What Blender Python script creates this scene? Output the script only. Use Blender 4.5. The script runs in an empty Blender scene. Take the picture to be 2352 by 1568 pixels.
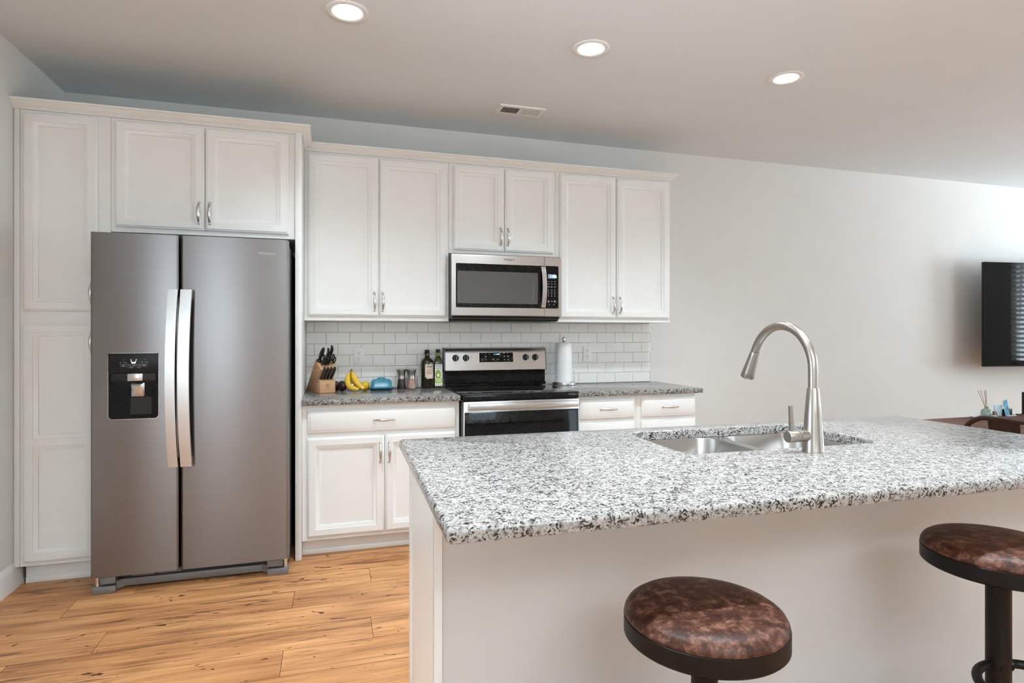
import bpy, bmesh, math, random
from mathutils import Vector, Matrix
random.seed(7)
PI = math.pi
R = math.radians
sc = bpy.context.scene
COL = sc.collection

# ------------------------------------------------------------------ camera
cam_d = bpy.data.cameras.new('camera')
cam = bpy.data.objects.new('camera', cam_d)
COL.objects.link(cam)
cam.location = (0.10965, -4.23928, 1.29026)
cam.rotation_euler = (R(90), 0, -0.294314)
cam_d.sensor_width = 36
cam_d.lens = 36 * 1370 / 2352
cam_d.shift_y = -16.77 / 2352
cam_d.clip_start = 0.02
sc.camera = cam

# ------------------------------------------------------------------ exposure, world, lamps
sc.view_settings.view_transform = 'Standard'
sc.view_settings.look = 'None'
sc.view_settings.gamma = 1
sc.view_settings.use_curve_mapping = False
sc.view_settings.exposure = 0.17
w = bpy.data.worlds.new('world'); sc.world = w
w.use_nodes = True
bg = w.node_tree.nodes['Background']
bg.inputs[0].default_value = (0.70, 0.88, 1.0, 1)
bg.inputs[1].default_value = 5.0

HC = 2.755                                   # ceiling height
XL, XR, YF = -1.434, 9.0, -7.2               # left wall, right wall, wall behind the camera
CAN_ON = []


def lamp(kind, name, loc, energy, color=(1, 1, 1), rot=(0, 0, 0), **k):
    d = bpy.data.lights.new(name, kind)
    d.energy = energy
    d.color = color
    for a, b in k.items():
        setattr(d, a, b)
    o = bpy.data.objects.new(name, d)
    o.location = loc
    o.rotation_euler = rot
    COL.objects.link(o)
    return o


CANC = (0.85, 1.0, 1.10)                    # lamp colour as the camera's white balance renders it
CANS = [(0.18, -1.43), (1.385, -1.43), (2.60, -1.43),
        (0.18, -2.84), (1.385, -2.84), (2.60, -2.84),
        (0.18, -5.9), (1.385, -5.9), (2.60, -5.9), (5.2, -2.84), (5.2, -5.9), (7.6, -2.84)]
for (cx, cy) in CANS:
    if cx > 4:
        e, sp = 60, 112
    elif cy > -2:
        e, sp = 104, 124
    elif cy > -4:
        e, sp = 160, 112
    else:
        e, sp = 62, 150
    lamp('SPOT', 'can_lamp', (cx, cy, HC - 0.012), e, CANC, spot_size=R(sp), spot_blend=1.0, shadow_soft_size=0.05)
# daylight entering through the window openings, with an added high rear one
DAY = (0.87, 1.0, 1.09)
# (tilted up to throw more light onto the ceiling)
lamp('AREA', 'day_and_fill_rear', (7.8, YF - 1.0, 0.9), 190, DAY, (R(-90 - 45), 0, PI), spread=R(80), shape='RECTANGLE', size=1.75, size_y=2.2)
lamp('AREA', 'day_and_fill_rear', (-1.65, YF - 0.5, 1.4), 24, DAY, (R(-90 - 25), 0, PI), shape='RECTANGLE', size=0.85, size_y=1.35)
lamp('AREA', 'day_and_fill_rear', (0.9, YF - 0.4, 1.9), 430, DAY, (R(-90 - 48), 0, PI), spread=R(85), shape='RECTANGLE', size=1.55, size_y=0.65)  # added lamp behind an added high opening, to brighten the ceiling
lamp('AREA', 'day_side', (XR + 0.12, -2.3, 1.6), 165, DAY, (R(90 + 4), 0, R(90)), shape='RECTANGLE', size=1.75, size_y=1.45)
lamp('AREA', 'day_left', (-5.4, -3.5, 0.9), 85, DAY, (R(90 + 38), 0, R(-90)), spread=R(100), shape='RECTANGLE', size=1.75, size_y=2.0)

# ------------------------------------------------------------------ node helpers


def newmat(name):
    m = bpy.data.materials.new(name)
    m.use_nodes = True
    nt = m.node_tree
    b = nt.nodes['Principled BSDF']
    return m, nt, b


def N(nt, typ, **k):
    n = nt.nodes.new(typ)
    for a, b in k.items():
        if a.startswith('i_'):
            n.inputs[a[2:].replace('_', ' ')].default_value = b
        else:
            setattr(n, a, b)
    return n


def ramp(nt, fac, stops):
    r = nt.nodes.new('ShaderNodeValToRGB')
    el = r.color_ramp.elements
    while len(el) < len(stops):
        el.new(0.5)
    for e, (p, c) in zip(el, stops):
        e.position = p
        e.color = c if len(c) == 4 else (*c, 1)
    nt.links.new(fac, r.inputs[0])
    return r.outputs[0]


def mixc(nt, fac, a, b, mode='MIX'):
    m = nt.nodes.new('ShaderNodeMix')
    m.data_type = 'RGBA'
    m.blend_type = mode
    for sock, v in ((m.inputs[0], fac), (m.inputs[6], a), (m.inputs[7], b)):
        if hasattr(v, 'links'):
            nt.links.new(v, sock)
        elif isinstance(v, (int, float)):
            sock.default_value = v
        else:
            sock.default_value = (*v, 1) if len(v) == 3 else v
    return m.outputs[2]


def coords(nt, scale=(1, 1, 1), rot=(0, 0, 0)):
    tc = nt.nodes.new('ShaderNodeTexCoord')
    mp = nt.nodes.new('ShaderNodeMapping')
    mp.inputs['Scale'].default_value = scale
    mp.inputs['Rotation'].default_value = rot
    nt.links.new(tc.outputs['Object'], mp.inputs[0])
    return mp.outputs[0]


def noise(nt, vec, scale, detail=2, rough=0.5, dist=0):
    n = nt.nodes.new('ShaderNodeTexNoise')
    n.inputs['Scale'].default_value = scale
    n.inputs['Detail'].default_value = detail
    n.inputs['Roughness'].default_value = rough
    n.inputs['Distortion'].default_value = dist
    nt.links.new(vec, n.inputs['Vector'])
    return n.outputs['Fac']


def bump(nt, b, h, strength, dist=0.001):
    n = nt.nodes.new('ShaderNodeBump')
    n.inputs['Strength'].default_value = strength
    n.inputs['Distance'].default_value = dist
    nt.links.new(h, n.inputs['Height'])
    nt.links.new(n.outputs[0], b.inputs['Normal'])


def M(name, col, rough=0.5, metal=0.0, var=0.04, vs=30, bmp=0, bs=200, **k):
    """plain surface with a slight noise in colour (and, if asked, a fine bump)"""
    m, nt, b = newmat(name)
    v = coords(nt)
    f = noise(nt, v, vs, 3)
    lo = tuple(max(0, c * (1 - var)) for c in col)
    hi = tuple(min(1, c * (1 + var)) for c in col)
    nt.links.new(ramp(nt, f, [(0.3, lo), (0.7, hi)]), b.inputs['Base Color'])
    b.inputs['Roughness'].default_value = rough
    b.inputs['Metallic'].default_value = metal
    for a, x in k.items():
        b.inputs[a.replace('_', ' ')].default_value = x
    if bmp:
        bump(nt, b, noise(nt, v, bs, 2), bmp)
    return m


def steel(name, col=(0.6, 0.58, 0.56), rough=0.3, stretch=(4, 4, 900), aniso=0.0, rot=0.0, bmp=0.04):
    m, nt, b = newmat(name)
    v = coords(nt, stretch)
    f = noise(nt, v, 1.0, 3, 0.6)
    lo = tuple(c * 0.93 for c in col)
    nt.links.new(ramp(nt, f, [(0.3, lo), (0.7, col)]), b.inputs['Base Color'])
    b.inputs['Metallic'].default_value = 1
    b.inputs['Roughness'].default_value = rough
    if aniso:
        b.inputs['Anisotropic'].default_value = aniso
        b.inputs['Anisotropic Rotation'].default_value = rot
        t = N(nt, 'ShaderNodeTangent', direction_type='RADIAL', axis='Z')
        nt.links.new(t.outputs[0], b.inputs['Tangent'])
    if bmp:
        bump(nt, b, f, bmp, 0.0004)
    return m


def emit(name, col, strength):
    m, nt, b = newmat(name)
    v = coords(nt)
    c = ramp(nt, noise(nt, v, 20), [(0.0, tuple(x * 0.97 for x in col)), (1.0, col)])
    nt.links.new(c, b.inputs['Emission Color'])
    b.inputs['Emission Strength'].default_value = strength
    b.inputs['Base Color'].default_value = (*col, 1)
    return m


def granite():
    m, nt, b = newmat('granite')
    v = coords(nt)
    d = N(nt, 'ShaderNodeTexNoise')
    d.inputs['Scale'].default_value = 90
    d.inputs['Detail'].default_value = 2
    nt.links.new(v, d.inputs['Vector'])
    vm = N(nt, 'ShaderNodeVectorMath', operation='SCALE')
    vm.inputs['Scale'].default_value = 0.012
    nt.links.new(d.outputs['Color'], vm.inputs[0])
    va = N(nt, 'ShaderNodeVectorMath', operation='ADD')
    nt.links.new(v, va.inputs[0])
    nt.links.new(vm.outputs[0], va.inputs[1])
    wv = va.outputs[0]

    def cells(scale, lo, hi):
        o = N(nt, 'ShaderNodeTexVoronoi')
        o.inputs['Scale'].default_value = scale
        nt.links.new(wv, o.inputs['Vector'])
        s = N(nt, 'ShaderNodeSeparateColor')
        nt.links.new(o.outputs['Color'], s.inputs[0])
        return ramp(nt, s.outputs[0], [(lo, (0, 0, 0)), (hi, (1, 1, 1))])

    grey = ramp(nt, noise(nt, v, 66, 4, 0.6), [(0.49, (0, 0, 0)), (0.68, (1, 1, 1))])
    base = mixc(nt, grey, (0.375, 0.345, 0.322), (0.15, 0.14, 0.131))
    base = mixc(nt, mixc(nt, 0.55, (0, 0, 0), cells(185, 0.80, 0.83)), base, (0.24, 0.225, 0.215))
    # black minerals gather in patches
    patch = ramp(nt, noise(nt, v, 38, 3, 0.6), [(0.38, (0, 0, 0)), (0.54, (1, 1, 1))])
    blk = mixc(nt, 1.0, cells(225, 0.66, 0.69), patch, 'MULTIPLY')
    base = mixc(nt, blk, base, (0.022, 0.02, 0.02))
    blk2 = cells(300, 0.92, 0.94)
    base = mixc(nt, blk2, base, (0.05, 0.045, 0.04))
    nt.links.new(base, b.inputs['Base Color'])
    b.inputs['Roughness'].default_value = 0.15
    b.inputs['Specular IOR Level'].default_value = 0.25
    return m


def plank_wood():
    m, nt, b = newmat('plank_floor')
    at = N(nt, 'ShaderNodeAttribute', attribute_name='plank')
    tc = N(nt, 'ShaderNodeTexCoord')
    off = N(nt, 'ShaderNodeVectorMath', operation='SCALE')
    off.inputs['Scale'].default_value = 17.0
    nt.links.new(at.outputs['Color'], off.inputs[0])
    ad = N(nt, 'ShaderNodeVectorMath', operation='ADD')
    nt.links.new(tc.outputs['Object'], ad.inputs[0])
    nt.links.new(off.outputs[0], ad.inputs[1])

    def sc_(s):
        mp = N(nt, 'ShaderNodeMapping')
        mp.inputs['Scale'].default_value = s
        nt.links.new(ad.outputs[0], mp.inputs[0])
        return mp.outputs[0]
    grain = noise(nt, sc_((1.6, 26, 1)), 1.0, 6, 0.62, 0.6)
    fine = noise(nt, sc_((6, 190, 1)), 1.0, 3, 0.6)
    broad = noise(nt, sc_((1.1, 5.5, 1)), 1.0, 3, 0.5, 0.8)
    c = ramp(nt, grain, [(0.32, (0.11, 0.038, 0.014)), (0.42, (0.38, 0.148, 0.050)), (0.53, (0.60, 0.262, 0.094)), (0.68, (0.73, 0.375, 0.16))])
    c = mixc(nt, 0.50, c, ramp(nt, broad, [(0.36, (0.30, 0.115, 0.040)), (0.62, (0.73, 0.37, 0.15))]))
    c = mixc(nt, 0.22, c, ramp(nt, fine, [(0.35, (0.28, 0.11, 0.04)), (0.65, (0.74, 0.39, 0.17))]))
    # dark streaks and knots along the grain
    st = ramp(nt, noise(nt, sc_((2.4, 22, 1)), 1.0, 6, 0.68, 1.2), [(0.53, (0, 0, 0)), (0.63, (1, 1, 1))])
    msk = ramp(nt, noise(nt, sc_((0.9, 4.0, 1)), 1.0, 2, 0.5), [(0.44, (0, 0, 0)), (0.58, (1, 1, 1))])
    c = mixc(nt, mixc(nt, 0.85, (0, 0, 0), mixc(nt, 1.0, st, msk, 'MULTIPLY')), c, (0.12, 0.045, 0.021))
    kn = ramp(nt, noise(nt, sc_((9, 22, 1)), 1.0, 3, 0.55, 1.2), [(0.655, (0, 0, 0)), (0.70, (1, 1, 1))])
    c = mixc(nt, kn, c, (0.09, 0.03, 0.014))
    # tone differs from plank to plank
    sp = N(nt, 'ShaderNodeSeparateColor')
    nt.links.new(at.outputs['Color'], sp.inputs[0])
    c = mixc(nt, 0.35, c, mixc(nt, 1.0, c, ramp(nt, sp.outputs[1], [(0, (0.72, 0.68, 0.66)), (1, (1, 1, 1))]), 'MULTIPLY'))
    nt.links.new(c, b.inputs['Base Color'])
    b.inputs['Roughness'].default_value = 0.42
    b.inputs['Specular IOR Level'].default_value = 0.35
    bump(nt, b, grain, 0.12, 0.002)
    return m


def leather():
    m, nt, b = newmat('brown_leather')
    v = coords(nt)
    a = noise(nt, v, 34, 8, 0.72, 0.25)
    c = ramp(nt, a, [(0.34, (0.015, 0.005, 0.0035)), (0.5, (0.052, 0.018, 0.010)), (0.66, (0.185, 0.082, 0.053))])
    vv = coords(nt, (45, 150, 45), (0, 0, 0.6))
    sctr = ramp(nt, noise(nt, vv, 1, 4, 0.7, 2.0), [(0.60, (0, 0, 0)), (0.75, (1, 1, 1))])
    c = mixc(nt, mixc(nt, 0.4, (0, 0, 0), sctr), c, (0.30, 0.15, 0.095))
    nt.links.new(c, b.inputs['Base Color'])
    b.inputs['Roughness'].default_value = 0.42
    b.inputs['Specular IOR Level'].default_value = 0.2
    bump(nt, b, noise(nt, v, 420, 2), 0.12, 0.0006)
    return m


def wood(name, lo, hi, scale=(3, 40, 40), rough=0.5):
    m, nt, b = newmat(name)
    f = noise(nt, coords(nt, scale), 1, 5, 0.6, 0.5)
    nt.links.new(ramp(nt, f, [(0.3, lo), (0.7, hi)]), b.inputs['Base Color'])
    b.inputs['Roughness'].default_value = rough
    return m


def speck(name, c0, c1, scale, rough=0.5):
    m, nt, b = newmat(name)
    o = N(nt, 'ShaderNodeTexVoronoi')
    o.inputs['Scale'].default_value = scale
    nt.links.new(coords(nt), o.inputs['Vector'])
    s = N(nt, 'ShaderNodeSeparateColor')
    nt.links.new(o.outputs['Color'], s.inputs[0])
    nt.links.new(ramp(nt, s.outputs[0], [(0.1, c0), (0.9, c1)]), b.inputs['Base Color'])
    b.inputs['Roughness'].default_value = rough
    return m


WALLC = (0.72, 0.71, 0.68)
mat_wall = M('wall_paint', WALLC, 0.85, var=0.012, vs=4, bmp=0.05, bs=260)
mat_panel_shaded = M('shaded_panel_paint', (0.58, 0.565, 0.545), 0.6, var=0.012, vs=4)  # wall-like paint, darkened to hold the shade on the island front
mat_ceil = M('ceiling_paint', (0.745, 0.785, 0.805), 0.9, var=0.012, vs=4, bmp=0.05, bs=260)
mat_white = M('cabinet_paint', (0.815, 0.81, 0.785), 0.32, var=0.012, vs=12)
mat_trim = M('trim_paint', (0.80, 0.79, 0.77), 0.35, var=0.012, vs=12)
mat_tile = M('glazed_tile', (0.85, 0.83, 0.795), 0.12, var=0.02, vs=7)
mat_grout = M('grout', (0.36, 0.345, 0.33), 0.9)
mat_granite = granite()
mat_floor = plank_wood()
mat_joint = M('joint_dark', (0.05, 0.025, 0.012), 0.9)
mat_fridge = steel('fridge_steel', (0.245, 0.233, 0.232), 0.30, (1.2, 1.2, 900), 0.75, 0.25, 0.03)
mat_fridge_case = M('fridge_case', (0.075, 0.072, 0.07), 0.45, var=0.1)
mat_fridge_trim = M('fridge_grey', (0.185, 0.18, 0.178), 0.45, 0.3)
mat_steel = steel('stainless', (0.60, 0.58, 0.56), 0.30, (3, 3, 800), 0.6, 0.25)
mat_steelv = steel('stainless_bright', (0.62, 0.61, 0.60), 0.30, (3, 3, 500), 0.5, 0.25)
mat_sink = steel('sink_steel', (0.52, 0.50, 0.48), 0.26, (3, 300, 3), 0.0, 0, 0.03)
mat_nickel = steel('brushed_nickel', (0.43, 0.385, 0.345), 0.32, (300, 300, 5), 0.0, 0, 0.03)
mat_pull = steel('pull_nickel', (0.66, 0.635, 0.605), 0.28, (100, 100, 100), 0.0, 0, 0.01)
mat_chrome = M('chrome', (0.8, 0.8, 0.8), 0.1, 1.0)
mat_glassblk = M('black_glass', (0.006, 0.006, 0.006), 0.05, var=0.1, Specular_IOR_Level=0.22)
mat_black = M('black_plastic', (0.008, 0.008, 0.008), 0.35, var=0.15, Specular_IOR_Level=0.25)
mat_blackm = M('black_matte', (0.012, 0.011, 0.010), 0.55, var=0.15, Specular_IOR_Level=0.25)
mat_dkgrey = M('dark_grey', (0.016, 0.016, 0.015), 0.45, var=0.1, Specular_IOR_Level=0.25)
mat_mesh = M('oven_window_mesh', (0.085, 0.083, 0.08), 0.12, var=0.06, vs=600)
mat_print = M('grey_print', (0.42, 0.42, 0.42), 0.6)
mat_printw = M('white_print', (0.75, 0.75, 0.75), 0.6)
mat_blue = emit('blue_digits', (0.25, 0.62, 1.0), 5.0)
mat_lcd = emit('lcd_glow', (0.13, 0.17, 0.22), 0.9)
mat_lcdd = emit('lcd_digits', (0.55, 0.8, 1.0), 1.8)
mat_lens = emit('lamp_lens', (1.0, 0.985, 0.96), 14)
mat_outlet = M('outlet_plastic', (0.83, 0.82, 0.79), 0.3, var=0.01)
mat_leather = leather()
mat_stool = M('bronze_black_metal', (0.0075, 0.0055, 0.0045), 0.42, 0.0, var=0.2, vs=60, Specular_IOR_Level=0.16)
mat_beech = wood('beech', (0.46, 0.245, 0.115), (0.60, 0.36, 0.19), (3, 3, 60))
mat_burn = M('branded_mark', (0.24, 0.115, 0.05), 0.7)
mat_knife = M('knife_handle', (0.010, 0.009, 0.009), 0.3, var=0.2)
mat_blade = M('knife_steel', (0.55, 0.55, 0.55), 0.25, 1.0)
mat_avo = M('avocado_skin', (0.030, 0.014, 0.013), 0.45, var=0.5, vs=70, bmp=0.7, bs=150)
mat_avog = M('avocado_skin_green', (0.022, 0.026, 0.012), 0.42, var=0.5, vs=70, bmp=0.7, bs=150)
mat_ban = M('banana_peel', (0.80, 0.50, 0.045), 0.45, var=0.12, vs=35)
mat_bant = M('banana_tip', (0.10, 0.05, 0.015), 0.7, var=0.4)
mat_banst = M('banana_stem', (0.42, 0.27, 0.04), 0.6, var=0.35, vs=50)
mat_citrus = M('citrus_peel', (0.82, 0.50, 0.02), 0.4, var=0.06, vs=30, bmp=0.35, bs=320)
mat_teal = M('teal_glaze', (0.045, 0.235, 0.315), 0.12, var=0.12, vs=25)
mat_tealdk = M('teal_glaze_dark', (0.02, 0.105, 0.15), 0.14, var=0.12, vs=25)
mat_pepper = speck('peppercorns', (0.012, 0.006, 0.004), (0.11, 0.05, 0.03), 190)
mat_salt = speck('pink_salt', (0.62, 0.29, 0.19), (0.86, 0.60, 0.48), 260)
mat_clear = M('clear_glass', (0.95, 0.95, 0.95), 0.03, Transmission_Weight=1.0, IOR=1.3)
mat_oil = M('dark_green_glass', (0.016, 0.014, 0.006), 0.05, var=0.2)
mat_oil2 = M('green_glass', (0.040, 0.046, 0.008), 0.05, var=0.2)
mat_greenlab = M('green_sleeve', (0.08, 0.24, 0.015), 0.4)
mat_label = M('cream_label', (0.72, 0.55, 0.45), 0.6, var=0.02)
mat_labelw = M('white_label', (0.80, 0.76, 0.71), 0.6, var=0.02)
mat_lime = M('lime_print', (0.36, 0.50, 0.045), 0.6)
mat_ink = M('label_ink', (0.02, 0.02, 0.018), 0.7)
mat_ink2 = M('brown_ink', (0.20, 0.12, 0.09), 0.7)
mat_paper = M('paper_towel', (0.86, 0.855, 0.84), 0.95, var=0.01, bmp=0.35, bs=160)
mat_tv = M('tv_screen', (0.002, 0.002, 0.002), 0.03, var=0.2, Specular_IOR_Level=0.12)
mat_table = wood('dark_table_wood', (0.075, 0.028, 0.020), (0.19, 0.085, 0.058), (26, 2.0, 26), 0.42)
mat_table.node_tree.nodes['Principled BSDF'].inputs['Specular IOR Level'].default_value = 0.25
mat_chair = M('brown_metal', (0.040, 0.022, 0.016), 0.35, 0.6, var=0.15)
mat_jade = M('green_ceramic', (0.22, 0.30, 0.25), 0.3, var=0.25, vs=60)
mat_tray = M('white_ceramic', (0.72, 0.72, 0.74), 0.3, var=0.05)
mat_reed = M('reed', (0.45, 0.24, 0.17), 0.8, var=0.2)
mat_reedw = M('pale_reed', (0.62, 0.55, 0.50), 0.8, var=0.2)
mat_walnut = wood('walnut', (0.09, 0.032, 0.02), (0.17, 0.065, 0.04))
mat_sea = M('blue_picture', (0.16, 0.42, 0.55), 0.35, var=0.6, vs=28)
mat_sky = M('pale_blue_picture', (0.55, 0.70, 0.90), 0.3, var=0.3, vs=14)
mat_blind = M('blind_slat', (0.85, 0.85, 0.84), 0.5)
mat_frame = M('window_frame', (0.82, 0.82, 0.80), 0.4)
mat_vent = M('vent_white', (0.84, 0.83, 0.81), 0.4)
mat_ventdk = M('vent_dark', (0.035, 0.028, 0.024), 0.8)

# ------------------------------------------------------------------ mesh builder


class MB:
    def __init__(s):
        s.bm = bmesh.new()

    def merge(s, t, mat=None):
        if mat is not None:
            t.transform(mat)
        me = bpy.data.meshes.new('tmp')
        t.to_mesh(me)
        s.bm.from_mesh(me)
        bpy.data.meshes.remove(me)
        t.free()
        return s

    def box(s, x0, x1, y0, y1, z0, z1, bev=0.0, seg=2, mat=None):
        t = bmesh.new()
        bmesh.ops.create_cube(t, size=1)
        for v in t.verts:
            v.co = ((x0 + x1) / 2 + v.co.x * (x1 - x0), (y0 + y1) / 2 + v.co.y * (y1 - y0), (z0 + z1) / 2 + v.co.z * (z1 - z0))
        if bev:
            bmesh.ops.bevel(t, geom=t.edges[:], offset=bev, segments=seg, profile=0.5, affect='EDGES')
        return s.merge(t, mat)

    def loft(s, loops, cap0=True, cap1=True, closed=True):
        bm = s.bm
        rows = [[bm.verts.new(p) for p in lp] for lp in loops]
        n = len(rows[0])
        for a, b in zip(rows, rows[1:]):
            for i in range(n if closed else n - 1):
                j = (i + 1) % n
                try:
                    bm.faces.new((a[i], a[j], b[j], b[i]))
                except ValueError:
                    pass
        if cap0:
            bm.faces.new(rows[0][::-1])
        if cap1:
            bm.faces.new(rows[-1])
        return s

    def prism(s, poly, a0, a1, axis='x', bev=0.0):
        """poly of 2-tuples: axis x -> (y,z); y -> (x,z); z -> (x,y)"""
        t = bmesh.new()
        f = {'x': lambda p, a: (a, p[0], p[1]), 'y': lambda p, a: (p[0], a, p[1]), 'z': lambda p, a: (p[0], p[1], a)}[axis]
        A = [t.verts.new(f(p, a0)) for p in poly]
        B = [t.verts.new(f(p, a1)) for p in poly]
        n = len(poly)
        for i in range(n):
            t.faces.new((A[i], A[(i + 1) % n], B[(i + 1) % n], B[i]))
        t.faces.new(A[::-1])
        t.faces.new(B)
        bmesh.ops.recalc_face_normals(t, faces=t.faces[:])
        if bev:
            bmesh.ops.bevel(t, geom=t.edges[:], offset=bev, segments=2, profile=0.5, affect='EDGES')
        return s.merge(t)

    def lathe(s, prof, c=(0, 0, 0), seg=40, mat=None, sx=1, sy=1, cap=True):
        """prof: (radius, height) pairs along local z"""
        loops = []
        T = Matrix.Translation(c) @ (mat or Matrix.Identity(4))
        for r, h in prof:
            r = max(r, 1e-5)
            loops.append([T @ Vector((r * sx * math.cos(2 * PI * i / seg), r * sy * math.sin(2 * PI * i / seg), h)) for i in range(seg)])
        return s.loft(loops, cap, cap)

    def tube(s, pts, rad, seg=14, flat=None, cap=True, up=None):
        """round tube along points; rad number or list"""
        pts = [Vector(p) for p in pts]
        n = len(pts)
        if isinstance(rad, (int, float)):
            rad = [rad] * n
        loops = []
        prev = None
        for i, p in enumerate(pts):
            t = (pts[min(i + 1, n - 1)] - pts[max(i - 1, 0)]).normalized()
            if prev is None:
                u = Vector(up) if up else (Vector((0, 0, 1)) if abs(t.z) < 0.9 else Vector((0, 1, 0)))
            else:
                u = prev
            a = (u - t * u.dot(t)).normalized()
            b = t.cross(a)
            prev = a
            fa, fb = (1, 1) if flat is None else flat[i] if isinstance(flat, list) else flat
            loops.append([p + a * (rad[i] * fa * math.cos(2 * PI * k / seg)) + b * (rad[i] * fb * math.sin(2 * PI * k / seg)) for k in range(seg)])
        return s.loft(loops, cap, cap)

    def sweep(s, prof, path, cap=True):
        """prof: (out, z); path: xy polyline, out is to the right of travel; mitred"""
        loops = []
        n = len(path)
        P = [Vector(p) for p in path]
        for i, p in enumerate(P):
            d0 = (P[i] - P[i - 1]).normalized() if i else None
            d1 = (P[i + 1] - P[i]).normalized() if i < n - 1 else None
            nn = [Vector((d.y, -d.x)) for d in (d0, d1) if d is not None]
            if len(nn) == 2:
                m = (nn[0] + nn[1]).normalized()
                m = m / max(0.2, m.dot(nn[0]))
            else:
                m = nn[0]
            loops.append([(p.x + m.x * o, p.y + m.y * o, z) for o, z in prof])
        return s.loft(loops, cap, cap)

    def build(s, name, mat, parent=None, smooth=40, local=False):
        bm = s.bm
        bmesh.ops.recalc_face_normals(bm, faces=bm.faces[:])
        if parent is not None and not local:
            r = parent
            while r.parent is not None:
                r = r.parent
            bm.transform(Matrix.LocRotScale(r.location, r.rotation_euler, None).inverted())
        me = bpy.data.meshes.new(name)
        bm.to_mesh(me)
        bm.free()
        if smooth:
            for p in me.polygons:
                p.use_smooth = True
            me.set_sharp_from_angle(angle=R(smooth))
        me.materials.append(mat)
        o = bpy.data.objects.new(name, me)
        COL.objects.link(o)
        if parent is not None:
            o.parent = parent
        return o


def tag(o, label=None, cat=None, group=None, kind=None):
    if label:
        o['label'] = label
    if cat:
        o['category'] = cat
    if group:
        o['group'] = group
    if kind:
        o['kind'] = kind
    return o


def thing(name, label, cat, loc=(0, 0, 0), rz=0.0, group=None):
    o = bpy.data.objects.new(name, None)
    o.empty_display_size = 0.05
    o.location = loc
    o.rotation_euler = (0, 0, rz)
    COL.objects.link(o)
    return tag(o, label, cat, group)


def box(*a, **k):
    return MB().box(*a, **k)


def kids(o):
    return [c for c in COL.objects if c.parent is o]


def dup(root, loc, rz=None, label=None):
    r = root.copy()
    COL.objects.link(r)
    r.location = loc
    if rz is not None:
        r.rotation_euler = (0, 0, rz)
    if label:
        r['label'] = label
    for ch in kids(root):
        c = ch.copy()
        COL.objects.link(c)
        c.parent = r
        for g in kids(ch):
            d = g.copy()
            COL.objects.link(d)
            d.parent = c
    return r


def text_mesh(txt, width, loc, mat, parent, name='lettering', rot=(PI / 2, 0, 0), depth=0.0006, align='CENTER', height=None, shear=0.0):
    """raised lettering; scaled to the given width; loc in world coordinates, rot in world"""
    cu = bpy.data.curves.new('t', 'FONT')
    cu.body = txt
    cu.align_x = align
    cu.align_y = 'CENTER'
    cu.extrude = 0.02
    cu.shear = shear
    cu.resolution_u = 3
    ob = bpy.data.objects.new('t', cu)
    COL.objects.link(ob)
    dg = bpy.context.evaluated_depsgraph_get()
    me = bpy.data.meshes.new_from_object(ob.evaluated_get(dg))
    bpy.data.objects.remove(ob)
    bm = bmesh.new()
    bm.from_mesh(me)
    bpy.data.meshes.remove(me)
    xs = [v.co.x for v in bm.verts]
    ys = [v.co.y for v in bm.verts]
    k = width / (max(xs) - min(xs))
    ky = k if height is None else height / (max(ys) - min(ys))
    S = Matrix.Diagonal((k, ky, depth / 0.04, 1))
    bm.transform(Matrix.LocRotScale(Vector(loc), Matrix.Identity(3).to_euler(), None) @ Matrix(__import__('mathutils').Euler(rot).to_matrix()).to_4x4() @ S)
    mb = MB()
    mb.bm.free()
    mb.bm = bm
    return mb.build(name, mat, parent, smooth=0)


# ------------------------------------------------------------------ room shell


def structure(o):
    return tag(o, kind='structure')


# floor: one mesh of laminate planks over a dark joint layer
def make_floor():
    bm = bmesh.new()
    lay = bm.loops.layers.color.new('plank')
    wd, ln, g = 0.195, 1.38, 0.0009
    y1 = -0.665 + 5 * wd
    known = {5: -0.83, 6: -1.071, 7: -0.067, 8: -0.819, 9: 0.282, 10: -0.077}
    k = 0
    XA = -4.5
    rnd = random.Random(3)
    while y1 > YF - 0.1:
        y0 = y1 - wd
        off = known.get(k, rnd.uniform(0, ln))
        x = off - ln * math.ceil((off - XA) / ln)
        while x < XR:
            xa, xb = max(x + g, XA), min(x + ln - g, XR)
            if xb - xa > 0.01 and y1 - g > YF and y0 + g < 0:
                ya, yb = max(y0 + g, YF), min(y1 - g, 0)
                f = bm.faces.new([bm.verts.new(p) for p in ((xa, ya, 0), (xb, ya, 0), (xb, yb, 0), (xa, yb, 0))])
                c = (rnd.random(), rnd.random(), rnd.random(), 1)
                for l in f.loops:
                    l[lay] = c
            x += ln
        y1 = y0
        k += 1
    f = bm.faces.new([bm.verts.new(p) for p in ((XA, YF, -0.003), (XR, YF, -0.003), (XR, 0, -0.003), (XA, 0, -0.003))])
    f.material_index = 1
    me = bpy.data.meshes.new('floor')
    bm.to_mesh(me)
    bm.free()
    me.materials.append(mat_floor)
    me.materials.append(mat_joint)
    o = bpy.data.objects.new('floor', me)
    COL.objects.link(o)
    return structure(o)


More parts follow.
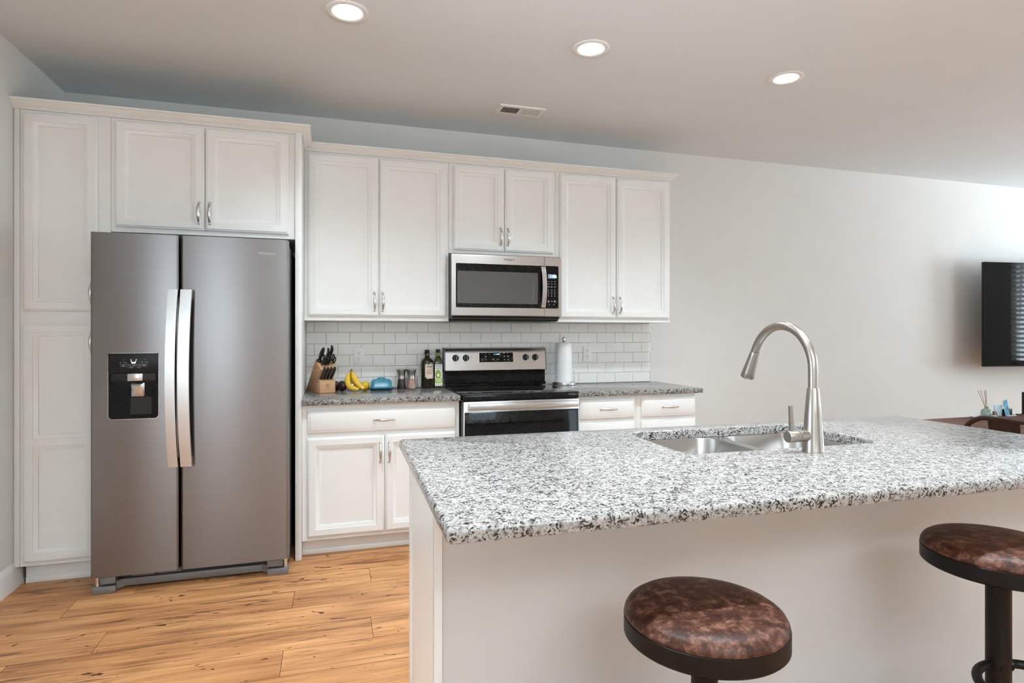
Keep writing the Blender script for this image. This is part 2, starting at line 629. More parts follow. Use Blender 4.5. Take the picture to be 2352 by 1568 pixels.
make_floor()
structure(box(-4.6, XR + 0.1, YF - 0.1, 0.1, HC, HC + 0.1).build('ceiling', mat_ceil))
structure(box(-4.6, XR + 0.1, 0, 0.1, -0.05, HC).build('wall_back', mat_wall))
structure(box(XL - 0.1, XL, -2.2, 0, -0.05, HC).build('wall_left', mat_wall))
REAR = ((-2.1, -1.2, 0.8, 2.2), (0.1, 1.7, 1.7, 2.4), (6.9, 7.8, 0.0, 2.35), (7.8, 8.7, 0.0, 2.35))  # second opening, set high, is added to light the ceiling
mb = MB()
px = -4.6
for (a, b, z0, z1) in REAR:
    if a - px > 0.01:
        mb.box(px, a, YF - 0.1, YF, -0.05, HC)
    if z0 > 0:
        mb.box(a, b, YF - 0.1, YF, -0.05, z0)
    mb.box(a, b, YF - 0.1, YF, z1, HC)
    px = b
mb.box(px, XR + 0.1, YF - 0.1, YF, -0.05, HC)
structure(mb.build('wall_front', mat_wall))
mb = box(XR, XR + 0.1, -1.4, 0, -0.05, HC).box(XR, XR + 0.1, YF, -3.2, -0.05, HC)
mb.box(XR, XR + 0.1, -3.2, -1.4, -0.05, 0.85).box(XR, XR + 0.1, -3.2, -1.4, 2.35, HC)
structure(mb.build('wall_right', mat_wall))
mb = box(-4.7, -4.6, YF - 0.1, -4.4, -0.05, HC).box(-4.7, -4.6, -2.6, 0.1, -0.05, HC)
mb.box(-4.7, -4.6, -4.4, -2.6, -0.05, 0.3).box(-4.7, -4.6, -4.4, -2.6, 2.4, HC)
structure(mb.build('wall_hall', mat_wall))
mb = box(-4.67, -4.62, -4.4, -4.34, 0.3, 2.4).box(-4.67, -4.62, -2.66, -2.6, 0.3, 2.4).box(-4.67, -4.62, -3.53, -3.47, 0.3, 2.4)
mb.box(-4.67, -4.62, -4.4, -2.6, 0.3, 0.36).box(-4.67, -4.62, -4.4, -2.6, 2.34, 2.4)
structure(mb.build('window_3', mat_frame))
# baseboard along the left wall, ending at the pantry
prof = [(0, 0), (0.016, 0), (0.016, 0.018), (0.012, 0.03), (0.012, 0.095), (0.009, 0.108), (0.004, 0.120), (0, 0.130)]
structure(MB().sweep([(o, z) for o, z in prof], [(XL, -0.535), (XL, -2.2)][::-1]).build('baseboard_left', mat_trim))
structure(MB().sweep([(o, z) for o, z in prof], [(2.56, 0), (XR, 0)]).build('baseboard_back', mat_trim))
# window with blinds on the right wall, glazed openings, the high one added for light, in the wall behind the camera
mb = box(XR + 0.02, XR + 0.07, -3.2, -3.14, 0.85, 2.35).box(XR + 0.02, XR + 0.07, -1.46, -1.4, 0.85, 2.35)
mb.box(XR + 0.02, XR + 0.07, -3.2, -1.4, 0.85, 0.91).box(XR + 0.02, XR + 0.07, -3.2, -1.4, 2.29, 2.35).box(XR + 0.02, XR + 0.07, -2.33, -2.27, 0.85, 2.35)
structure(mb.build('window_1', mat_frame))
mb = MB()
zz = 0.90
while zz < 2.30:
    mb.box(-0.03, 0.03, -0.88, 0.88, -0.0012, 0.0012, mat=Matrix.Translation((XR - 0.02, -2.3, zz)) @ Matrix.Rotation(R(38), 4, 'Y'))
    zz += 0.066
bl = thing('window_blind', 'white slatted blind over the window on the right wall', 'blind', (XR - 0.02, -2.3, 0.88))
mb.build('slats', mat_blind, bl, smooth=0)
box(XR - 0.05, XR, -3.19, -1.41, 2.30, 2.35, bev=0.004).build('head_rail', mat_blind, bl)
mb = MB()
for (a, b, z0, z1) in REAR:
    mb.box(a, a + 0.06, YF - 0.07, YF - 0.02, z0, z1).box(b - 0.06, b, YF - 0.07, YF - 0.02, z0, z1)
    mb.box(a, b, YF - 0.07, YF - 0.02, z0, z0 + 0.06).box(a, b, YF - 0.07, YF - 0.02, z1 - 0.06, z1)
structure(mb.build('window_2', mat_frame))

# backsplash: running-bond tiles as bevelled faces over grout, one mesh
TW, TH = 0.154, 0.0778


def backsplash():
    bs = thing('tile_backsplash', 'glossy white subway tile backsplash between counter and wall cabinets', 'backsplash', (-0.05, -0.006, 0.9145))
    box(-0.051, 2.545, -0.006, -0.0008, 0.915, 1.3745).build('grout_bed', mat_grout, bs, smooth=0)
    mb = MB()
    g = 0.0009
    for r in range(6):
        z0, z1 = 0.9142 + r * TH + g, min(0.914 + (r + 1) * TH - g, 1.374)
        # top row (r=5) has joints at 0, TW, ...; alternate rows are shifted half a tile
        x = -TW * (1 if r % 2 == 1 else 1.5)
        x += 0
        while x < 2.6:
            a, b = max(x + g, -0.0505), min(x + TW - g, 2.545)
            if b - a > 0.006:
                i = 0.0022
                mb.loft([[(a, -0.006, z0), (b, -0.006, z0), (b, -0.006, z1), (a, -0.006, z1)],
                         [(a, -0.0085, z0), (b, -0.0085, z0), (b, -0.0085, z1), (a, -0.0085, z1)],
                         [(a + i, -0.0105, z0 + i), (b - i, -0.0105, z0 + i), (b - i, -0.0105, z1 - i), (a + i, -0.0105, z1 - i)]], cap0=False)
            x += TW
    mb.build('tiles', mat_tile, bs, smooth=0)


backsplash()

# ------------------------------------------------------------------ cabinets
DOOR_EDGE = [(0, 0.020), (0, 0.0085), (0.004, 0.005), (0.009, 0.0042), (0.0105, 0.0)]
DOOR_IN = [(0.034, 0.0), (0.0355, 0.003), (0.043, 0.0042), (0.046, 0.0065), (0.055, 0.0085), (0.0562, 0.0135)]


def door_mb(x0, x1, z0, z1, yf, rails=()):
    mb = MB()

    def rc(xa, xb, za, zb, i, d):
        return [(xa + i, yf + d, za + i), (xb - i, yf + d, za + i), (xb - i, yf + d, zb - i), (xa + i, yf + d, zb - i)]
    mb.loft([rc(x0, x1, z0, z1, i, d) for i, d in DOOR_EDGE], True, False)
    e = DOOR_EDGE[-1][0]
    zs = [z0 + e] + list(rails) + [z1 - e]
    for k, (za, zb) in enumerate(zip(zs, zs[1:])):
        la = [rc(x0 + e, x1 - e, za, zb, 0, 0)]
        for i, d in DOOR_IN:
            lo = i if k == 0 else 0.018 + i - DOOR_IN[0][0]
            hi = i if k == len(zs) - 2 else 0.018 + i - DOOR_IN[0][0]
            la.append([(x0 + e + i, yf + d, za + lo), (x1 - e - i, yf + d, za + lo), (x1 - e - i, yf + d, zb - hi), (x0 + e + i, yf + d, zb - hi)])
        mb.loft(la, False, True)
    bmesh.ops.remove_doubles(mb.bm, verts=mb.bm.verts[:], dist=1e-5)
    return mb


def drawer_mb(x0, x1, z0, z1, yf):
    pr = [(0, 0.020), (0, 0.010), (0.003, 0.0075), (0.007, 0.007), (0.018, 0.001), (0.021, 0.0)]
    return MB().loft([[(x0 + i, yf + d, z0 + i), (x1 - i, yf + d, z0 + i), (x1 - i, yf + d, z1 - i), (x0 + i, yf + d, z1 - i)] for i, d in pr])


def pull(cx, cz, yf, vertical, parent, L=0.112):
    """arched cabinet pull with a swelling middle and two feet"""
    mb = MB()
    pts, rad, fl = [], [], []
    n = 18
    for i in range(n + 1):
        t = -1 + 2 * i / n
        out = 0.008 + 0.020 * (1 - abs(t) ** 2.6)
        a = t * L / 2
        pts.append((cx, yf - out, cz + a) if vertical else (cx + a, yf - out, cz))
        wdt = 0.0042 + 0.0040 * max(0, math.cos(t * PI / 2)) ** 1.5
        rad.append(wdt)
        fl.append((1.0, 0.62))
    up = (1, 0, 0) if vertical else (0, 0, 1)
    mb.tube(pts, rad, 12, fl, up=up)
    for t in (-1, 1):
        c = (cx, yf, cz + t * L / 2) if vertical else (cx + t * L / 2, yf, cz)
        mb.lathe([(0.0075, 0), (0.0075, 0.002), (0.0052, 0.005), (0.0052, 0.010), (0.006, 0.012), (0.003, 0.0145)], c, 14, Matrix.Rotation(R(90), 4, 'X'))
    return mb.build('handle', mat_pull, parent)


def cab_box(T, x0, x1, y0, z0, z1, toe=False, name='body'):
    """carcass with face frame; y0 is the face plane"""
    mb = box(x0, x1, y0, -0.002, z0, z1, bev=0.0012, seg=1)
    if toe:
        mb.box(x0, x1, -0.545, -0.003, 0.0, z0 + 0.001)
        mb.box(x0, x1, -0.552, -0.545, 0.0, 0.03, bev=0.002)
    return mb.build(name, mat_white, T)


# pantry
T = thing('pantry_cabinet', 'tall white pantry cabinet against the left wall beside the refrigerator', 'cabinet', (-1.2, -0.3, 0))
cab_box(T, -1.405, -1.004, -0.61, 0.106, 2.435, toe=True)
mb = box(-1.4325, -1.4065, -0.61, -0.585, 0.106, 2.435, bev=0.002)
mb.build('filler_strip', mat_white, T)
d = door_mb(-1.388, -1.061, 1.41, 2.420, -0.63).build('door', mat_white, T)
pull(-1.083, 1.504, -0.63, True, d)
d = door_mb(-1.388, -1.061, 0.128, 1.346, -0.63, rails=(0.737,)).build('door', mat_white, T)
pull(-1.083, 1.249, -0.63, True, d)

# cabinet over the refrigerator
T = thing('refrigerator_cabinet', 'deep white two-door wall cabinet directly above the refrigerator', 'cabinet', (-0.54, -0.3, 1.83))
cab_box(T, -1.003, -0.087, -0.61, 1.832, 2.435)
d = door_mb(-0.982, -0.5545, 1.858, 2.420, -0.63).build('door', mat_white, T)
pull(-0.581, 1.951, -0.63, True, d)
d = door_mb(-0.5505, -0.122, 1.858, 2.420, -0.63).build('door', mat_white, T)
pull(-0.527, 1.951, -0.63, True, d)

# end panel right of the refrigerator
o = box(-0.0865, -0.0525, -0.632, -0.002, 0.0, 2.435, bev=0.0015).build('end_panel', mat_white)
tag(o, 'tall white side panel from floor to crown right of the refrigerator', 'panel')

# wall cabinets
for (x0, x1, z0, ds, hz, lab) in (
        (-0.0515, 0.860, 1.376, ((-0.030, 0.402), (0.406, 0.844)), 1.500, 'white two-door wall cabinet above the knife block and left counter'),
        (0.861, 1.622, 1.832, ((0.889, 1.242), (1.246, 1.600)), 1.954, 'short white two-door wall cabinet directly above the microwave'),
        (1.623, 2.537, 1.376, ((1.650, 2.086), (2.092, 2.525)), 1.500, 'white two-door wall cabinet above the paper towel roll, at the right end')):
    T = thing('wall_cabinet', lab, 'cabinet', ((x0 + x1) / 2, -0.15, z0), group='white wall cabinets in the lower run')
    cab_box(T, x0, x1, -0.305, z0, 2.435)
    zb = 1.855 if z0 > 1.5 else 1.405
    for k, (a, b) in enumerate(ds):
        d = door_mb(a, b, zb, 2.420, -0.325).build('door', mat_white, T)
        pull(b - 0.027 if k == 0 else a + 0.021, hz, -0.325, True, d)

# crown mouldings
CROWN = [(0.0, 2.4352), (0.010, 2.4352), (0.010, 2.441), (0.016, 2.443), (0.018, 2.447), (0.022, 2.449), (0.034, 2.458), (0.042, 2.468), (0.044, 2.470), (0.050, 2.471), (0.050, 2.481), (0.0, 2.481)]
o = MB().sweep(CROWN, [(-1.4325, -0.61), (-0.053, -0.61), (-0.053, -0.357)]).build('crown_moulding', mat_white, smooth=25)
tag(o, 'white crown moulding along the top of the pantry and refrigerator cabinets', 'moulding', 'white cabinet crown mouldings')
o = MB().sweep(CROWN, [(-0.052, -0.305), (2.537, -0.305), (2.537, -0.001)]).build('crown_moulding', mat_white, smooth=25)
tag(o, 'long white crown moulding above the three lower wall cabinets', 'moulding', 'white cabinet crown mouldings')

# base cabinets
T = thing('base_cabinet', 'white base cabinet with one wide drawer over two doors, left of the range', 'cabinet', (0.416, -0.3, 0))
cab_box(T, -0.0515, 0.868, -0.61, 0.099, 0.8815, toe=True)
d = drawer_mb(-0.021, 0.842, 0.718, 0.850, -0.63).build('drawer', mat_white, T)
pull(0.411, 0.784, -0.63, False, d)
d = door_mb(-0.022, 0.412, 0.121, 0.692, -0.63).build('door', mat_white, T)
pull(0.388, 0.592, -0.63, True, d)
d = door_mb(0.417, 0.842, 0.121, 0.692, -0.63).build('door', mat_white, T)
pull(0.441, 0.592, -0.63, True, d)
for (x0, x1, a, b, lab) in ((1.645, 2.0925, 1.668, 2.071, 'white drawer base cabinet immediately right of the range'),
                            (2.0935, 2.553, 2.126, 2.544, 'white drawer base cabinet at the right end of the back counter')):
    T = thing('drawer_cabinet', lab, 'cabinet', ((x0 + x1) / 2, -0.3, 0), group='white drawer cabinets right of the range')
    cab_box(T, x0, x1, -0.61, 0.099, 0.8815, toe=True)
    for (z0, z1) in ((0.728, 0.858), (0.430, 0.704), (0.121, 0.406)):
        d = drawer_mb(a, b, z0, z1, -0.63).build('drawer', mat_white, T)
        pull((a + b) / 2 + 0.006, (z0 + z1) / 2 if z1 > 0.8 else z1 - 0.065, -0.63, False, d)

# countertops
for (x0, x1, lab) in ((-0.0515, 0.872, 'speckled grey granite countertop left of the range, under the knife block'),
                      (1.643, 2.592, 'speckled grey granite countertop right of the range, under the paper towels')):
    T = thing('countertop', lab, 'countertop', ((x0 + x1) / 2, -0.32, 0.882), group='granite countertops on the back wall')
    box(x0, x1, -0.647, -0.0005, 0.882, 0.914, bev=0.004).build('granite_slab', mat_granite, T)

# ------------------------------------------------------------------ refrigerator


def rrect(x0, x1, z0, z1, r, n=6):
    pts = []
    for cx, cz, a0 in ((x1 - r, z0 + r, -90), (x1 - r, z1 - r, 0), (x0 + r, z1 - r, 90), (x0 + r, z0 + r, 180)):
        for k in range(n + 1):
            a = R(a0 + 90 * k / n)
            pts.append((cx + r * math.cos(a), cz + r * math.sin(a)))
    return pts


def fridge():
    T = thing('refrigerator', 'grey stainless side by side refrigerator with dispenser in the left door', 'refrigerator', (-0.567, -0.42, 0))
    box(-0.999, -0.112, -0.752, -0.05, 0.045, 1.780, bev=0.006).build('body', mat_fridge_case, T)
    yf, yb = -0.840, -0.758

    def door(x0, x1, hinge_right):
        # plan profile: gently crowned front with rounded outer corner, extruded upward
        n = 14
        poly = [(x0, yb), (x1, yb)]
        fr = []
        for i in range(n + 1):
            t = i / n
            x = x1 + (x0 - x1) * t
            fr.append((x, yf + 0.004 * (2 * t - 1) ** 2))
        r = 0.012
        fr[0] = (x1 - 0.002, yf + 0.010)
        fr.insert(1, (x1 - 0.010, yf + 0.0038))
        fr[-1] = (x0 + 0.002, yf + 0.010)
        fr.insert(-1, (x0 + 0.010, yf + 0.0038))
        poly += fr
        return MB().prism(poly, 0.090, 1.794, 'z')
    dl = door(-1.024, -0.6345, False).build('door', mat_fridge, T, smooth=30)
    dr = door(-0.6245, -0.110, True).build('door', mat_fridge, T, smooth=30)

    def handle(x0, x1, par):
        mb = MB()
        L = []
        n = 16
        for i in range(n + 1):
            t = -1 + 2 * i / n
            z = 1.069 + t * 0.447
            out = 0.040 + 0.022 * (1 - t * t)
            sh = -0.010 * (1 - t * t)
            L.append([(x0 + sh, yf - out, z), (x1 + sh, yf - out, z), (x1 + sh, yf - out + 0.016, z), (x0 + sh, yf - out + 0.016, z)])
        mb.loft(L)
        for s_ in (-1, 1):
            z = 1.069 + s_ * 0.425
            mb.box(x0 + 0.006, x1 - 0.006, yf - 0.032, yf + 0.004, z - 0.021, z + 0.021, bev=0.003)
        return mb.build('handle', mat_steelv, par, smooth=30)
    handle(-0.673, -0.629, dl)
    handle(-0.617, -0.566, dr)
    # dispenser
    pn = rrect(-0.946, -0.722, 0.866, 1.197, 0.020)
    mb = MB()
    mb.loft([[(x, yf + 0.006, z) for x, z in pn], [(x, yf - 0.002, z) for x, z in pn]])
    mb.build('dispenser_trim', mat_steelv, dl)
    # housing with a real recess below the control panel
    o_ = rrect(-0.9435, -0.7245, 0.8685, 1.195, 0.018)
    disp = MB()
    i_ = [(-0.737, 0.884), (-0.737, 1.088), (-0.932, 1.088), (-0.932, 0.884)]
    yo = yf - 0.0035
    disp.prism(o_, yo, yf - 0.002, 'y')
    D = disp.build('dispenser', mat_glassblk, dl)
    box(-0.9435, -0.7245, yo - 0.004, yo, 1.097, 1.1945, bev=0.003).build('control_panel', mat_black, dl)
    box(-0.932, -0.737, yo - 0.0022, yo, 1.056, 1.093, bev=0.001).build('dispenser_hood', mat_dkgrey, dl)
    box(-0.860, -0.793, yo - 0.006, yo, 1.057, 1.094, bev=0.002).build('ice_chute', mat_steelv, dl, smooth=30)
    mb = MB()
    L = []
    for (z, w_, o2) in ((1.046, 0.030, 0.004), (1.038, 0.031, 0.016), (1.031, 0.031, 0.022), (1.010, 0.030, 0.016), (0.985, 0.030, 0.012), (0.980, 0.028, 0.008)):
        cx = -0.815
        L.append([(cx + w_ * math.cos(a), yo - o2 * max(0.15, math.sin(a)), z) for a in [PI * k / 12 for k in range(13)]] + [(cx - w_, yo, z), (cx + w_, yo, z)])
    mb.loft(L)
    mb.build('paddle', mat_steelv, dl)
    box(-0.847, -0.755, yo - 0.0012, yo, 0.890, 0.975).build('drip_tray', mat_dkgrey, dl)
    yc = yo - 0.0046
    # glass icon with ice, and rows of small touch legends
    mb = MB()
    mb.prism([(-0.846, 1.166), (-0.844, 1.166), (-0.840, 1.1465), (-0.826, 1.1465), (-0.822, 1.166), (-0.820, 1.166), (-0.825, 1.1445), (-0.841, 1.1445)], yc, yc + 0.001, 'y')
    for (ax, az) in ((-0.839, 1.150), (-0.8275, 1.150), (-0.8335, 1.1485)):
        mb.box(ax - 0.0025, ax + 0.0025, yc, yc + 0.001, az - 0.002, az + 0.0025)
    mb.build('glass_icon', emit('icon_glow', (0.75, 0.85, 1.0), 0.9), dl, smooth=0)
    mb = MB()
    for (a, b_, z) in ((-0.893, -0.885, 1.149), (-0.875, -0.862, 1.149), (-0.800, -0.792, 1.150), (-0.783, -0.770, 1.150), (-0.883, -0.870, 1.136), (-0.883, -0.872, 1.132), (-0.857, -0.849, 1.135),
                       (-0.838, -0.825, 1.135), (-0.814, -0.805, 1.135), (-0.797, -0.777, 1.137), (-0.792, -0.782, 1.133), (-0.851, -0.835, 1.124), (-0.816, -0.803, 1.124)):
        mb.box(a, b_, yc, yc + 0.001, z - 0.0008, z + 0.0008)
    for (a, z) in ((-0.880, 1.160), (-0.787, 1.161)):
        mb.prism([(a, z), (a + 0.005, z + 0.005), (a + 0.0056, z + 0.0044), (a + 0.0006, z - 0.0006)], yc, yc + 0.001, 'y')
    for z in (1.1405, 1.1290):
        mb.box(-0.890, -0.772, yc, yc + 0.001, z - 0.0002, z + 0.0002)
    for x in (-0.890, -0.863, -0.844, -0.820, -0.801, -0.772):
        mb.box(x - 0.0002, x + 0.0002, yc, yc + 0.001, 1.1290, 1.1405)
    mb.build('touch_print', mat_print, dl, smooth=0)
    text_mesh('Whirlpool', 0.083, (-0.219, yf - 0.0006, 1.717), mat_chrome, dr, depth=0.003)
    mb = MB()
    mb.tube([(-0.236 + 0.030 * math.cos(a) * 0.8, yf - 0.0018, 1.7175 + 0.0125 * math.sin(a)) for a in [R(200 + 8 * k) for k in range(27)]], 0.0006, 6)
    mb.build('emblem_swoosh', mat_chrome, dr)
    # bottom grille with corner hinges and feet
    box(-0.98, -0.15, -0.745, -0.700, 0.030, 0.088).build('grille', mat_blackm, T)
    mb = box(-0.905, -0.235, -0.775, -0.745, 0.014, 0.050, bev=0.002)
    mb.prism([(-0.922, -0.800), (-0.895, -0.775), (-0.895, -0.748), (-0.93, -0.748)], 0.012, 0.052, 'z')
    mb.prism([(-0.214, -0.800), (-0.245, -0.775), (-0.245, -0.748), (-0.205, -0.748)], 0.012, 0.052, 'z')
    mb.box(-0.86, -0.76, -0.768, -0.745, 0.056, 0.083, bev=0.002)
    mb.box(-0.745, -0.64, -0.762, -0.745, 0.054, 0.085, bev=0.002)
    mb.build('kick_bar', mat_fridge_trim, T)
    for x0, x1, a, b_ in ((-1.022, -0.920, -0.990, -0.922), (-0.216, -0.112, -0.218, -0.140)):
        box(x0, x1, -0.820, -0.745, 0.001, 0.036, bev=0.002).build('foot', mat_fridge_trim, T)
        box(a, b_, -0.815, -0.745, 0.046, 0.080, bev=0.002).build('hinge_cover', mat_fridge_trim, T)
    for x in (-1.003, -0.127):
        mb = MB().lathe([(0.010, 0.034), (0.010, 0.075), (0.016, 0.078), (0.016, 0.0885)], (x, -0.800, 0), 16)
        mb.build('hinge_pin', mat_chrome, T)
    box(-0.20, -0.115, -0.80, -0.72, 1.781, 1.800, bev=0.004).build('hinge_cap', mat_fridge_trim, T)
    box(-1.02, -0.93, -0.80, -0.72, 1.781, 1.800, bev=0.004).build('hinge_cap', mat_fridge_trim, T)


fridge()

# ------------------------------------------------------------------ seven-segment digits
SEG = {'0': 'abcdef', '1': 'bc', '6': 'acdefg', ':': ''}


def digits(txt, x, y, z, h, mat, parent, name='clock_digits'):
    mb = MB()
    wd = h * 0.52
    t = h * 0.13
    for ch in txt:
        if ch == ':':
            for dz in (0.3, 0.68):
                mb.box(x, x + t, y - 0.0008, y, z + dz * h - t / 2, z + dz * h + t / 2)
            x += t * 2.0
            continue
        s_ = SEG[ch]
        g = {'a': (0, wd, h - t, h), 'd': (0, wd, 0, t), 'g': (0, wd, h / 2 - t / 2, h / 2 + t / 2), 'b': (wd - t, wd, h / 2, h), 'c': (wd - t, wd, 0, h / 2), 'f': (0, t, h / 2, h), 'e': (0, t, 0, h / 2)}
        for q in s_:
            a, b, c, d_ = g[q]
            mb.box(x + a, x + b, y - 0.0008, y, z + c, z + d_)
        x += wd * 1.42
    return mb.build(name, mat, parent, smooth=0)


# ------------------------------------------------------------------ microwave


def microwave():
    T = thing('microwave', 'stainless over the range microwave with black glass door', 'microwave', (1.242, -0.2, 1.378))
    box(0.863, 1.620, -0.385, -0.012, 1.392, 1.824, bev=0.003).build('body', mat_fridge_case, T)
    mb = MB().prism([(-0.392, 1.408), (-0.375, 1.380), (-0.03, 1.380), (-0.03, 1.408)], 0.872, 1.612, 'x')
    mb.build('bottom_vent', mat_blackm, T)
    yf = -0.402
    # door with rounded lower/upper rails
    prof = [(-0.386, 1.409), (-0.396, 1.409), (yf, 1.414), (yf - 0.002, 1.43), (yf - 0.002, 1.80), (yf, 1.815), (-0.394, 1.8225), (-0.386, 1.8225)]
    D = MB().prism(prof, 0.861, 1.5030, 'x').build('door', mat_steel, T, smooth=30)
    C = MB().prism(prof, 1.5055, 1.6235, 'x').build('control_column', mat_steel, T, smooth=30)
    y2 = yf - 0.0035
    MB().loft([[(x, yf, z) for x, z in rrect(0.889, 1.5028, 1.466, 1.756, 0.006)], [(x, y2, z) for x, z in rrect(0.889, 1.5028, 1.466, 1.756, 0.006)]]).build('door_glass', mat_glassblk, D)
    MB().loft([[(x, y2, z) for x, z in rrect(0.898, 1.456, 1.494, 1.706, 0.004)], [(x, y2 - 0.0006, z) for x, z in rrect(0.898, 1.456, 1.494, 1.706, 0.004)],
               [(x, y2 - 0.0004, z) for x, z in rrect(0.925, 1.425, 1.510, 1.678, 0.004)], [(x, y2 - 0.0011, z) for x, z in rrect(0.928, 1.422, 1.513, 1.675, 0.004)]]).build('window', mat_mesh, D, smooth=0)
    MB().loft([[(x, yf, z) for x, z in rrect(1.5058, 1.606, 1.466, 1.757, 0.008)], [(x, y2, z) for x, z in rrect(1.5058, 1.606, 1.466, 1.757, 0.008)]]).build('control_panel', mat_glassblk, C)
    # bowed handle
    L = []
    for i in range(15):
        t = -1 + 2 * i / 14
        z = 1.611 + t * 0.139
        o = 0.006 + 0.032 * (1 - t * t)
        L.append([(1.478, y2 - o, z), (1.509, y2 - o, z), (1.509, y2 - o + 0.010, z), (1.478, y2 - o + 0.010, z)])
    mb = MB().loft(L)
    mb.box(1.482, 1.505, y2 - 0.012, y2, 1.475, 1.495).box(1.482, 1.505, y2 - 0.012, y2, 1.728, 1.748)
    mb.build('handle', mat_steelv, D, smooth=30)
    box(1.530, 1.584, y2 - 0.0008, y2, 1.672, 1.700).build('display', mat_lcd, C, smooth=0)
    digits('11:06', 1.540, y2 - 0.001, 1.677, 0.017, mat_lcdd, C)
    mb = MB()
    for r, z in enumerate((1.650, 1.634, 1.616)):
        for x in (1.527, 1.550, 1.573):
            mb.box(x, x + 0.012, y2 - 0.0006, y2, z - 0.001, z + 0.001)
            if r == 2:
                mb.box(x + 0.002, x + 0.011, y2 - 0.0006, y2, z - 0.005, z - 0.003)
    for z in (1.592, 1.579, 1.566, 1.552):
        for x in (1.531, 1.554, 1.577):
            mb.box(x, x + 0.004, y2 - 0.0006, y2, z - 0.003, z + 0.003)
    for x in (1.526, 1.550, 1.572):
        mb.box(x, x + 0.014, y2 - 0.0006, y2, 1.514, 1.517)
    for x in (1.526, 1.572):
        mb.box(x + 0.001, x + 0.013, y2 - 0.0006, y2, 1.508, 1.511).box(x + 0.003, x + 0.010, y2 - 0.0006, y2, 1.519, 1.522)
    for x in (1.536, 1.570):
        mb.box(x, x + 0.005, y2 - 0.0006, y2, 1.490, 1.496)
    mb.build('keypad_print', mat_print, C, smooth=0)
    text_mesh('Whirlpool', 0.070, (1.253, yf - 0.0025, 1.790), mat_dkgrey, D, depth=0.002)
    mb = MB().tube([(1.253 + 0.019 * math.cos(a), yf - 0.0034, 1.7905 + 0.0125 * math.sin(a)) for a in [R(170 + 8 * k) for k in range(31)]], 0.0007, 6)
    mb.build('emblem_swoosh', mat_chrome, D)


microwave()

# ------------------------------------------------------------------ range


